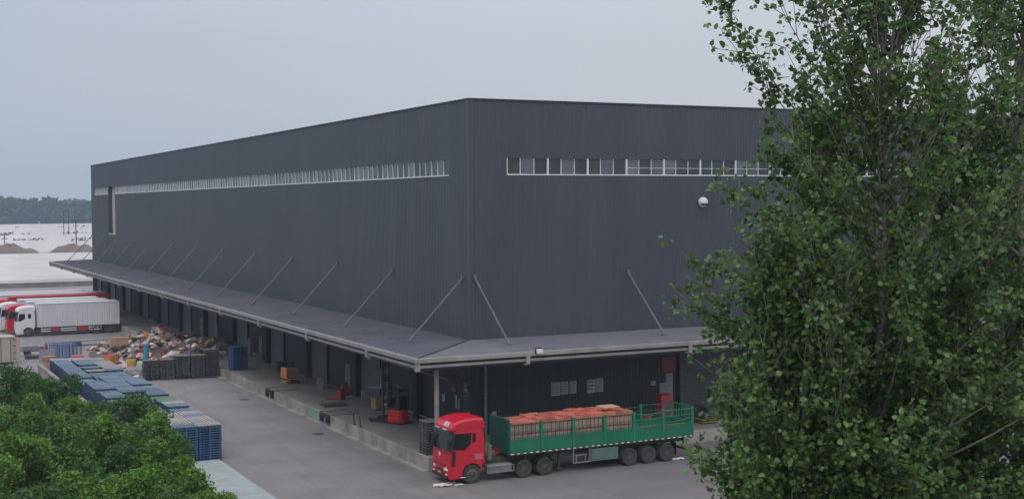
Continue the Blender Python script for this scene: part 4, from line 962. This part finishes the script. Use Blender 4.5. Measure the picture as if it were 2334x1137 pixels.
for i in range(430):
    x = hr.uniform(22.3, 33.4); y = hr.uniform(123, 148)
    if ((x-27.8)/6.8)**2+((y-136.5)/13.8)**2 > 1: continue
    k = hr.choices([c[0] for c in SACK], wts)[0]
    if x > 29 and y > 136 and hr.random() < .5: k = hr.choice(['dark red', 'violet', 'olive'])
    if x > 24.5 and x < 29 and y < 130 and hr.random() < .5: k = hr.choice(['white', 'pale lilac', 'pink'])
    if hr.random() < .72:
        o = bpy.data.objects.new('sack', hr.choice(bags[k])); sh_ = hr.randrange(3); o.data = bags[k][sh_]; s = hr.uniform(.45, 1.05); nm, ct = f'{"small" if s < .75 else "bulky"} {["round", "slumped", "upright"][sh_]} {k} sack', 'sack'
        o.scale = (s, s*hr.uniform(.8, 1.2), s*hr.uniform(.8, 1.1)); o.rotation_euler = (hr.uniform(-.4, .4), hr.uniform(-.4, .4), hr.uniform(0, 6.28)); dz = .12
    else:
        key = 'boxm_'+k
        if key not in globals():
            b_ = MB().box(-.4, .4, -.3, .3, -.22, .22); b_.add([(-.4, -.3, .22), (.4, -.3, .22), (.42, -.55, .34), (-.38, -.55, .30)], [(0, 1, 2, 3)]); globals()[key] = b_.mesh('carton', SM[k])
        o = bpy.data.objects.new('discarded_box', globals()[key]); s = hr.uniform(.5, 1.05); nm, ct = f'{"small" if s < .78 else "large"} discarded {k} box', 'box'
        o.scale = (s, s, s*hr.uniform(.5, 1.1)); o.rotation_euler = (hr.uniform(-.6, .6), hr.uniform(-.6, .6), hr.uniform(0, 6.28)); dz = .15
    sc.collection.objects.link(o); o.location = (x, y, heap_h(x, y)+dz)
    tag(o, f'{nm} on the {zone(x, y)}', ct, f'{nm} pieces at the {zone(x, y)}')
dupes = {}
for o in sc.objects:
    if 'of the heap' in o.get('label', ''): dupes.setdefault(o['label'], []).append(o)
for lab, os_ in dupes.items():
    if len(os_) > 1:
        os_.sort(key=lambda o: o.location.x)
        for i, o in enumerate(os_): o['label'] = (('left ', 'right ') if len(os_) == 2 else ('leftmost ', 'middle ', 'rightmost ', 'hindmost ', 'lowest '))[min(i, 4 if len(os_) > 2 else 1)] + lab
def barrel(x, y, z, r, h, mm, label, lid=None):
    t = thing('barrel', (x, y, z), label, 'barrel')
    MB().lathe([(r*.92, 0), (r, .05), (r, h*.33), (r*1.04, h*.35), (r, h*.37), (r, h*.66), (r*1.04, h*.68), (r, h*.7), (r, h*.95), (r*.95, h)], (0, 0, 0), 'Z', 20).build('drum', mm, t)
    MB().lathe([(r*.98, h), (r*1.0, h+.03), (r*.9, h+.05)], (0, 0, 0), 'Z', 20).build('lid', lid or mm, t)
yel = mat('amber_plastic', (.48, .28, .05), .5); mint = mat('mint_plastic', (.38, .52, .42), .5)
barrel(21.6, 127.0, 0, .52, 1.35, M['orange'], 'big orange barrel at the left foot of the rubbish heap', M['reddk'])
barrel(23.2, 124.6, 0, .42, 1.1, yel, 'amber yellow barrel right of the big orange one', None)
barrel(24.1, 124.2, 0, .46, .9, mint, 'pale mint barrel beside the amber yellow one', None)
barrel(22.3, 129.2, 0, .42, 1.2, yel, 'amber barrel partly behind the big orange one', M['reddk'])
barrel(21.9, 124.2, 0, .3, .6, M['brightred'], 'small red bin between the orange and amber barrels', None)
wood_crate(19.4, 131.6, 0, .95, M['greym'], 'grey bin with a bright red lid among the blue wire cages', 'waste_bin')
tag(MB().box(-.5, .5, -.5, .5, 0, .1).build('bin_lid', M['brightred'], loc=(19.4, 131.6, .96), bevel=.03), 'bright red lid lying on the grey bin', 'lid')
tag(MB().box(-.9, .9, -.35, .35, 0, .85).build('shipping_box', M['cardboard'], loc=(24.2, 136.5, 1.3), bevel=.02), 'large tan cardboard box on the left shoulder of the heap', 'box')
tag(MB().tube((0, 0, 0), (.1, 0, 1.6), .32, .26, n=10).build('rolled_sheet', mat('blue_sheet', (.05, .20, .33), .6), loc=(24.9, 126.6, .7), bevel=.05), 'upright roll of blue sheet leaning in the front of the heap', 'roll')
# tarp / big bag spread in front
for i, (x, y, k, s, lab) in enumerate(((22.9, 122.4, 'grey', 2.3, 'large flat grey tarpaulin bundle at the near foot of the heap'), (25.1, 121.6, 'white', 1.5, 'white knotted bag standing alone at the foot of the heap'), (28.2, 121.4, 'pale lilac', 2.3, 'big lilac plastic bundle behind the dark pallet stacks'), (20.4, 126.4, 'teal', 1.7, 'pale teal plastic sheeting bundle by the wire cages'), (18.9, 127.6, 'teal', 1.5, 'small teal sheeting bundle left of the larger one'), (26.5, 122.6, 'pink', 1.9, 'pink sheeting bundle beside the lilac one'), (22.6, 118.7, 'white', .8, 'small white bag on the ground left of the dark pallet stacks'))):
    o = bpy.data.objects.new('plastic_bundle', bags[k][i % 3]); sc.collection.objects.link(o); o.location = (x, y, .25); o.scale = (s, s, s*.7); o.rotation_euler = (0, 0, i*1.3); tag(o, lab, 'bundle')
# blue wire cages
def cage(x, y, rz, label):
    t = thing('wire_cage', (x, y, 0), label, 'cage', 'blue wire cages', rz); W, D, Hh = .8, .6, 1.7
    mb = MB()
    for px in (-W/2, W/2):
        for py in (-D/2, D/2): mb.tube((px, py, .1), (px, py, Hh), .028, n=5)
    for z in (.15, Hh): 
        for s in (-1, 1): mb.tube((-W/2, s*D/2, z), (W/2, s*D/2, z), .022, n=4).tube((s*W/2, -D/2, z), (s*W/2, D/2, z), .022, n=4)
    mb.build('cage_frame', M['wire'], t)
    mb = MB()
    for k in range(1, 6):
        px = -W/2+W*k/6
        for s in (-1, 1): mb.tube((px, s*D/2, .15), (px, s*D/2, Hh), .010, n=3)
    for k in range(1, 5):
        z = .15+(Hh-.15)*k/5
        for s in (-1, 1): mb.tube((-W/2, s*D/2, z), (W/2, s*D/2, z), .010, n=3).tube((s*W/2, -D/2, z), (s*W/2, D/2, z), .010, n=3)
    mb.build('cage_mesh', M['wire'], t); MB().box(-W/2, W/2, -D/2, D/2, .1, .14).build('cage_base', M['wire'], t)
for i in range(7): cage(17.75+.86*(i % 4)+.2*(i//4), 138.6-2.0*(i//4)-.4*(i % 2), .15*(i % 3), f'blue wire roll cage, {ORD[i % 4]} from the left in the {["far", "near"][i//4]} line beyond the pallet row')
tag(MB().box(-.75, .75, -.04, .04, 0, 1.5).build('grey_panel', M['panelgrey'], loc=(16.9, 134.6, 0)), 'upright plain grey board left of the blue wire cages', 'board').rotation_euler = (.1, 0, .2)
crate_stack(15.95, 125.6, 4, 1.0, .9, .45, M['cardboard'], 'carton', lambda k: f'tan open carton, {ORD[k]} from the bottom beyond the far end of the pallets', 'carton', 'tan cartons at the far end of the pallet row', z=0)
# cargo tricycle
t = thing('cargo_tricycle', (17.0, 143.3, 0), 'small dark flatbed motor tricycle with a red front standing in the yard', 'tricycle', None, .1)
MB().box(-1.5, .3, -.55, .55, .5, .58).build('flatbed', M['darkm'], t)
MB().box(-1.5, .3, -.57, -.53, .58, .95).box(-1.5, .3, .53, .57, .58, .95).box(-1.53, -1.49, -.57, .57, .58, .95).build('bed_sides', M['greym'], t)
MB().prism([(.35, .55), (1.0, .6), (1.15, 1.0), (.95, 1.15), (.8, .75), (.35, .8)], -.16, .16).build('body_shell', M['red'], t, bevel=.04)
mb = MB().tube((1.0, 0, 1.05), (1.25, 0, .3), .05).tube((.95, -.38, 1.2), (.95, .38, 1.2), .025); mb.build('handlebar', M['black'], t)
MB().box(.25, .75, -.15, .15, .8, .9).build('seat', M['black'], t, bevel=.03)
for wx, wy in ((1.28, 0), (-.9, -.5), (-.9, .5)): MB().lathe([(.15, -.05), (.28, -.05), (.3, 0), (.28, .05), (.15, .05)], (wx, wy, .3), 'Y', 18).build('wheel', M['tyre'], t)
tag(MB().box(-1.0, 1.0, -.5, .5, 0, .35).build('flat_stack', M['chassis'], loc=(16.6, 140.6, 0), bevel=.02), 'low dark stack of flattened boards beside the tricycle', 'boards')
# scrap frames between lorry and heap
t = thing('scrap_trailer', (24.6, 151.5, 0), 'low grey flat trolley with pale rails parked beyond the heap', 'trolley', None, .05)
MB().box(-3, 3, -.7, .7, .5, .6).build('trolley_deck', M['greym'], t)
for z in (.8, 1.05): MB().box(-3, 3, -.7, -.66, z, z+.06).build('trolley_rail', M['gutter'], t)
for wx in (-2.2, 2.2): MB().lathe([(.1, -.8), (.22, -.8), (.22, .8), (.1, .8)], (wx, 0, .24), 'Y', 16).build('wheel', M['tyre'], t)
# litter and manholes
for i, (x, y, s, lab) in enumerate(((28.9, 65.3, .8, 'crumpled white sheet on the ground by the red cab'), (44.3, 65.2, .5, 'small crumpled white litter behind the last trailer wheel'), (29.6, 65.0, .4, 'torn white scrap beside the crumpled sheet'))):
    bm2 = bmesh.new(); bmesh.ops.create_grid(bm2, x_segments=14, y_segments=10, size=.5)
    for v in bm2.verts:
        r0 = v.co.length; v.co *= 1+.5*noise.noise(Vector((math.atan2(v.co.y, v.co.x), i, 0))); v.co.z = .05+.09*noise.noise(v.co*5+Vector((i, 0, 0)))
        v.co.y *= .55
    me = bpy.data.meshes.new('litter'); bm2.to_mesh(me); bm2.free(); me.materials.append(SM['white'])
    o = bpy.data.objects.new('litter', me); sc.collection.objects.link(o); o.location = (x, y, .01); o.scale = (s*1.6, s*1.6, s*1.2); tag(o, lab, 'litter')
for i, (x, y) in enumerate(((27.97, 84.24), (27.79, 102.1))):
    mb = MB().lathe([(.42, 0), (.42, .012), (.36, .014)], (0, 0, 0), 'Z', 24); tag(mb.build('manhole_cover', M['chassis'], loc=(x, y, .0)), f'round dark manhole cover in the yard, {["nearer", "farther"][i]} of the two', 'manhole cover', 'manhole covers')
# ------------------------------------------------------------------ trees
def leaves_mesh(name, P, size, mats, rs, droop=.3, shape='heart', mi=None):
    N = len(P); nrm = rs.normal(size=(N, 3)); nrm[:, 2] = np.abs(nrm[:, 2])+.25; nrm /= np.linalg.norm(nrm, axis=1)[:, None]
    d = rs.normal(size=(N, 3)); d[:, 2] -= droop; d -= nrm*(d*nrm).sum(1)[:, None]; d /= np.linalg.norm(d, axis=1)[:, None]
    s = np.cross(nrm, d); L_ = (size*rs.uniform(.55, 1.25, N))[:, None]
    if shape == 'heart': pr = [(0, 0, 0), (.18, .50, .06), (.55, .46, .10), (1, 0, -.05), (.55, -.46, .10), (.18, -.50, .06)]
    else: pr = [(0, 0, 0), (.25, .25, .04), (.65, .22, .03), (1, 0, -.06), (.65, -.22, .03), (.25, -.25, .04)]
    V = np.stack([P+(d*a+s*b+nrm*c)*L_ for a, b, c in pr], 1).reshape(-1, 3)
    base = (np.arange(N)*6)[:, None]; Fq = np.concatenate([base+np.array([[0, 1, 2, 3]]), base+np.array([[0, 3, 4, 5]])], 1).reshape(-1, 4)
    return npmesh(name, V, Fq, mats)
def poplar(px, py, ztop, zb, R, label, seed, nl=75, sh=12, lv=26, leaf=.085, shape=None, lean=(0, 0), extra=()):
    t = thing('poplar_tree', (px, py, 0), label, 'tree', 'poplars beside the camera')
    rs = np.random.default_rng(seed); tr_ = MB(); P = []
    npt = 16; trunk = [np.array([lean[0]*(i/npt)**1.5+.12*math.sin(i*.8+seed), lean[1]*(i/npt)**1.5+.12*math.cos(i*.7+seed), ztop*i/npt]) for i in range(npt+1)]
    for i in range(npt): tr_.tube(trunk[i], trunk[i+1], .14*(1-i/npt)**.9+.012, .14*(1-(i+1)/npt)**.9+.012, n=8, caps=False)
    def tp(z): f_ = min(max(z/ztop*npt, 0), npt-1e-3); i = int(f_); return trunk[i]+(trunk[i+1]-trunk[i])*(f_-i)
    def env(zz, a):
        u = (zz-zb)/(ztop-zb)
        r = R*(min(1, .72+u*1.2) if u < .3 else (1-((u-.3)/.75)**1.6*.78))
        return r*(1+.20*math.sin(3*a+seed)+.12*math.sin(5*a+zz*1.1+seed*2))
    limbs = []
    for i in range(nl):
        u = (i+rs.uniform())/nl; zs = zb-1.2+u*(ztop-zb)*.93; a = i*2.4+rs.uniform(-.4, .4)
        rise = rs.uniform(.7, 1.7)*(1+.8*u); ze = min(zs+rise*1.2, ztop-.1); r = env(ze, a)*rs.uniform(.55, 1.05)
        limbs.append((tp(zs), np.array([tp(ze)[0]+r*math.cos(a), tp(ze)[1]+r*math.sin(a), ze]), u))
    for e in extra: limbs.append((tp(e[0]), np.array(e[1])-np.array([px, py, 0]), .5))
    for s0, e0, u in limbs:
        ln = np.linalg.norm(e0-s0); ctrl = s0+(e0-s0)*.5+np.array([0, 0, -.12*ln]); pts = [(1-q)**2*s0+2*q*(1-q)*ctrl+q*q*e0 for q in np.linspace(0, 1, 8)]
        for k in range(7): tr_.tube(pts[k], pts[k+1], .032*(1-k/7.6), .032*(1-(k+1)/7.6), n=5, caps=False)
        for j in range(sh):
            q = rs.uniform(.05 if u < .6 else .25, 1.0) if j else 1.0; k = min(int(q*7), 6); p0 = pts[k]+(pts[k+1]-pts[k])*(q*7-k)
            dr = (e0-s0)/ln+rs.normal(size=3)*.55+np.array([0, 0, .55]); dr /= np.linalg.norm(dr); sl_ = rs.uniform(.35, .8)
            p1 = p0+dr*sl_; tr_.tube(p0, p1, .009, .004, n=3, caps=False)
            m_ = int(lv*rs.uniform(.5, 1.3)*(1.7 if u < .45 else .9 if u < .6 else .58)); 
            nn = max(2, m_//6); fn = rs.uniform(.1, 1.08, nn)[:, None]; node = p0+(p1-p0)*fn+rs.normal(size=(nn, 3))*.085
            P.append(np.repeat(node, 6, 0)+rs.normal(size=(nn*6, 3))*np.array([.048, .048, .042]))
    P = np.concatenate(P); tr_.build('trunk', M['bark'], t, smooth=True)
    o = bpy.data.objects.new('crown', leaves_mesh('crown', P, leaf, [M['leaf']], rs)); sc.collection.objects.link(o); o.parent = t
    print('poplar leaves', len(P)); return t
def at(px, py, D):
    d = rt2*((px-1167)/F)+up2*(-(py-568.5)/F)+cf; h = math.hypot(d.x, d.y); return Vector((0, 0, CAMH))+d*(D/h)
c = at(2010, 600, 21.5)
e1 = at(1655, -15, 20.5); e2 = at(1700, 215, 21)
poplar(c.x, c.y, 20.6, 9.4, 2.75, 'leafy poplar in front with the left edge of its crown over the warehouse', 5, nl=115, sh=15, lv=33, leaf=.086,
       extra=[(15.5, tuple(at(1650, 20, 20.5))), (15.6, tuple(at(1700, 140, 20.6))), (16.2, tuple(at(1765, -10, 20.8))), (15.4, tuple(at(1790, 110, 20.7))), (14.8, tuple(at(1755, 230, 20.8))), (16.4, tuple(at(1850, 10, 20.6))), (15.2, tuple(at(1850, 200, 20.4))), (13.6, tuple(at(1665, 430, 20.6))), (12.2, tuple(at(1612, 640, 20.4))), (12.0, tuple(at(1605, 720, 20.6))), (11, tuple(at(1625, 850, 20.6))), (9.6, tuple(at(1620, 1080, 20.5)))])
c = at(2330, 600, 25)
poplar(c.x, c.y, 21.5, 9.0, 3.1, 'taller poplar behind at the right edge of the picture', 9, nl=90, sh=13, lv=30, leaf=.10)
c = at(1860, 600, 26)
poplar(c.x, c.y, 16.8, 8.5, 1.7, 'shorter poplar half hidden behind the front one', 14, nl=60, sh=12, lv=28, leaf=.10)
c = at(2190, 600, 23.5)
poplar(c.x, c.y, 17.5, 8.8, 2.5, 'rounded poplar between the front poplar and the one at the right edge', 17, nl=75, sh=13, lv=30, leaf=.095)
c = at(1800, 600, 20.3)
poplar(c.x, c.y, 14.9, 8.6, 1.35, 'low poplar hugging the left side of the front one', 23, nl=95, sh=14, lv=36, leaf=.085)
def shrub_tree_mesh(seed, R, H, mm):
    rs = np.random.default_rng(seed); tr_ = MB(); cl = []
    tr_.tube((0, 0, 0), (.1, 0, H*.45), .11, .08, n=7, caps=False)
    for i in range(27):
        a = rs.uniform(0, 6.28); u = rs.uniform(-.75, 1); rr_ = R*math.sqrt(max(0, 1-u*u*.95))*rs.uniform(.6, 1.02)*(1+.22*math.sin(3*a+seed))
        cpt = np.array([rr_*math.cos(a), rr_*math.sin(a), H*.64+u*H*.33+rs.uniform(-.2, .3)]); cl.append((cpt, rs.uniform(.45, .82)))
        tr_.tube((.05, 0, H*.3+rs.uniform(0, .3)*H), tuple(cpt), .035, .01, n=4, caps=False)
    P = []
    for c_, r in cl:
        n_ = int(860*r); v = rs.normal(size=(n_, 3)); v /= np.linalg.norm(v, axis=1)[:, None]; rad = r*rs.uniform(.25, 1.0, n_)**.5*(1+.25*np.sin(v[:, 0]*7+seed)*np.cos(v[:, 1]*6))
        q = v*rad[:, None]; q[:, 2] *= .72; P.append(c_+q)
    P = np.concatenate(P)
    return leaves_mesh('crown', P, .155, [mm], rs, .1, 'slim'), tr_.mesh('trunk', M['barkd'])
vars_ = [shrub_tree_mesh(1, 1.9, 6.4, M['leaf2']), shrub_tree_mesh(2, 1.8, 6.4, M['leaf2']), shrub_tree_mesh(3, 2.0, 6.4, M['leaf3'])]
SH = [  # (px centre, py top, D, ztop, variant, scale radius, label)
 (100, 845, 74, 5.9, 2, .9, 'dark green tree farthest back beside the boundary wall'), (12, 826, 76, 6.0, 2, .9, 'dark bushy tree at the far left edge below the cream container'),
 (60, 905, 64, 6.3, 0, 1.0, 'bright bushy tree in the second rank at the left edge'), (165, 912, 66, 6.0, 1, .85, 'light green tree behind, left of the pallet tops'),
 (282, 893, 64, 6.3, 2, .95, 'dark tree with its crown against the pallet tops'), (335, 940, 59, 6.0, 1, .95, 'bushy tree touching the front pallet stacks'),
 (15, 995, 52, 6.2, 1, 1.0, 'light-topped tree at the left edge in the third rank'), (105, 1000, 54, 6.0, 0, 1.0, 'yellow-green tree in the third rank from the left edge'),
 (235, 1005, 53, 6.0, 2, 1.05, 'dark-hearted tree in the centre of the tree group'), (362, 1010, 53, 5.4, 0, .9, 'rounded tree just below the pallet stack fronts'),
 (185, 1075, 46, 6.0, 0, 1.0, 'pale green tree cut by the bottom edge, left of centre'), (330, 1068, 47, 5.9, 1, .95, 'tree cut by the bottom edge in the middle of the group'),
 (430, 1080, 47, 5.8, 0, .95, 'rightmost tree of the group over the pale sheets'), (30, 1085, 44, 6.1, 2, 1.0, 'dark tree in the bottom left corner'),
 (490, 1120, 46, 5.2, 1, .7, 'low tree at the right foot of the group'), (215, 945, 60, 5.6, 1, .85, 'small tree between the dark crown and the left rank'), (110, 945, 62, 5.4, 2, .9, 'low dark tree hidden between the left ranks'), (310, 1130, 42, 5.9, 2, 1.0, 'dark tree at the middle of the bottom edge')]
for i, (px_, py_, D, zt, v, s, lab) in enumerate(SH):
    p = at(px_, py_, D); t = thing('bushy_tree', (min(p.x, 14.3), p.y, 0), lab, 'tree', 'young trees inside the boundary wall', i*1.9)
    t.scale = (s, s, p.z/6.55)
    for nm, me in (('crown', vars_[v][0]), ('trunk', vars_[v][1])):
        o = bpy.data.objects.new(nm, me); sc.collection.objects.link(o); o.parent = t
# blue and white tarpaulin load glimpsed through the foliage, standing on the dock
d_ = at(2180, 942, 10)-Vector((0, 0, CAMH)); q_ = Vector((0, 0, CAMH))+d_*(71.6/d_.y)
t = thing('covered_load', (q_.x, 71.6, ZD), 'blue and white sheeted load glimpsed through the poplar leaves', 'covered load')
MB().box(-1.1, 1.1, -.6, .6, 0, max(.6, q_.z-ZD)).build('sheet_cover', mat('light_blue_sheet', (.22, .36, .62), .6, 0, .2, 2), t, bevel=.1)
MB().box(-1.6, -1.15, -.5, .5, 0, max(.6, q_.z-ZD)+.3).build('white_cover', SM['white'], t, bevel=.08)
wood_crate(33.7, 128.5, ZD, 1.0, M['chassis'], 'dark slatted crate by the wall behind the dark pallet stacks')
wood_crate(33.6, 133.5, ZD, 1.1, M['cwood'], 'brown timber crate by the wall right of the rubbish heap')
trestle(33.4, 131.0, 1.4, 1.4, 'pale steel bench between two crates behind the dark pallets')
wood_crate(33.9, 112.0, ZD, .8, M['darkm'], 'small black crate by the wall between pallet stack and orange cart', 'tool_crate')
wood_crate(34.0, 95.4, ZD, .7, M['reddk'], 'small dull red crate by the wall near the dark red pallet truck', 'tool_crate')
for i, (x_, y_, l_, a_) in enumerate(((34.1, 135.6, 2.2, .25), (34.2, 123.8, 1.9, -.2))):
    mb = MB().box(-.5, .5, -.03, .03, 0, l_); o = mb.build('leaning_board', M['shutter'], loc=(x_, y_, ZD)); o.rotation_euler = (a_*.0, a_*.6, 1.57)
    tag(o, f'pale board leaning at the dock wall, {["left", "right"][i]} one behind the dark pallets', 'board')
# ------------------------------------------------------------------ far background
rs = np.random.default_rng(21)
P = []
for i in range(620):
    x = rs.uniform(-180, 640); y = 1210+rs.uniform(-10, 70)-.03*x; h = rs.uniform(20, 24)+3*math.sin(x*.014+1.2)+1.5*math.sin(x*.05)
    n_ = 90; a = rs.normal(size=(n_, 3)); a /= np.linalg.norm(a, axis=1)[:, None]; r = rs.uniform(.5, 1, n_)[:, None]*np.array([[9, 9, h*.52]])
    P.append(np.array([x, y, h*.48])+a*r)
P = np.concatenate(P)
o = bpy.data.objects.new('wood', leaves_mesh('wood', P, 4.2, [M['forest']], rs, 0, 'heart')); sc.collection.objects.link(o); tag(o, 'far hazy belt of woodland along the horizon', 'wood', kind='stuff')
def tunnel(x0, x1, y, w_, h_, label):
    mb = MB(); n = 8; pr = [(y-w_/2*math.cos(math.pi*k/n), h_*math.sin(math.pi*k/n)**.7) for k in range(n+1)]
    mb.prism(pr, x0, x1, 'YZ'); mb.v = [(x-(x0+x1)/2, yy-y, z) for x, yy, z in mb.v]
    tag(mb.build('greenhouse', M['film'], loc=((x0+x1)/2, y, 0)), label, 'greenhouse', 'white film tunnels in the fields')
yy = 278; k = 0
while yy < 1120:
    w_ = 9+yy*.012
    if not (392 < yy < 425): tunnel(yy*-.02+U(-3, 3), yy*.26+40, yy, w_, 2.2+.4*U(-1, 1), f'long low white film tunnel, {ORD[k]} row out from the lorries'); k += 1
    yy += w_*U(1.25, 2.3)
for i, (px_, py_, D, r, h) in enumerate(((20, 592, 415, 7, 4.2), (168, 590, 415, 6.5, 3.9))):
    p = at(px_, py_, D); mb = MB(); NN = 24
    vs = []
    for a in range(NN):
        for b in range(8): rr_ = r*b/7; th = 2*math.pi*a/NN; vs.append((rr_*math.cos(th)*1.6, rr_*math.sin(th), h*(1-(b/7)**2)*(1+.3*noise.noise(Vector((math.cos(th)*2, math.sin(th)*2, b*.5+i))))-.05))
    mb.add(vs, [(a*8+b, ((a+1) % NN)*8+b, ((a+1) % NN)*8+b+1, a*8+b+1) for a in range(NN) for b in range(7)])
    tag(mb.build('dirt_mound', M['dirtm'], loc=(p.x, p.y, 0), smooth=True), f'{["left", "right"][i]} brown earth mound among the white film fields', 'mound', 'earth mounds')
t = thing('perimeter_wall', (34, 264, 0), 'brown-grey boundary wall across the far end of the yard', 'wall')
MB().box(-70, 15, -.15, .15, 0, .9).build('wall_face', mat('far_wall', (.20, .17, .18), .9, 0, .3, .4), t); MB().box(-70, 15, -.25, .25, .9, 1.0).build('coping', M['wallcap'], t)
for i, (px_, py_, D, h, lab) in enumerate(((146, 545, 640, 14, 'left of the close pair of far poles'), (157, 545, 645, 14.5, 'right of the close pair of far poles'), (174, 570, 480, 11, 'far pole with crossarms between the mound and the warehouse'), (11, 575, 470, 7, 'short far pole at the left edge of the picture'))):
    p = at(px_, py_, D); t = thing('utility_pole', (p.x, p.y, 0), lab, 'utility pole', 'utility poles in the fields')
    MB().tube((0, 0, 0), (0, 0, h), .22, .15, n=8).build('pole', M['darkm'], t); MB().box(-1.4, 1.4, -.12, .12, h-1, h-.75).box(-1.0, 1.0, -.12, .12, h-2.2, h-2).build('crossarm', M['darkm'], t)
# bushes dotted along the fields
bpts = []
for i in range(34):
    y0 = rs.choice([540, 545, 560, 690, 700, 900]); x0 = rs.uniform(.03, .2)*y0; n_ = 60; a = rs.normal(size=(n_, 3)); a /= np.linalg.norm(a, axis=1)[:, None]
    bpts.append(np.array([x0, y0+rs.uniform(-6, 6), 1.2])+a*rs.uniform(.5, 1, n_)[:, None]*np.array([[4.5, 3, 1.6]]))
o = bpy.data.objects.new('scrub', leaves_mesh('scrub', np.concatenate(bpts), 1.0, [M['forest']], rs)); sc.collection.objects.link(o); tag(o, 'dark scrub scattered between the white film fields', 'scrub', kind='stuff')
# ------------------------------------------------------------------ haze
hz = MB().box(-1510, 1610, -1410, 1710, -1.5, 60)
hm_ = bpy.data.materials.new('haze'); hm_.use_nodes = True; n = hm_.node_tree.nodes; n.remove(n['Principled BSDF'])
pv = n.new('ShaderNodeVolumePrincipled'); pv.inputs['Color'].default_value = (.62, .80, 1, 1); pv.inputs['Density'].default_value = .00036; pv.inputs['Anisotropy'].default_value = .2
hm_.node_tree.links.new(pv.outputs[0], n['Material Output'].inputs['Volume'])
tag(hz.build('haze', hm_), kind='stuff')
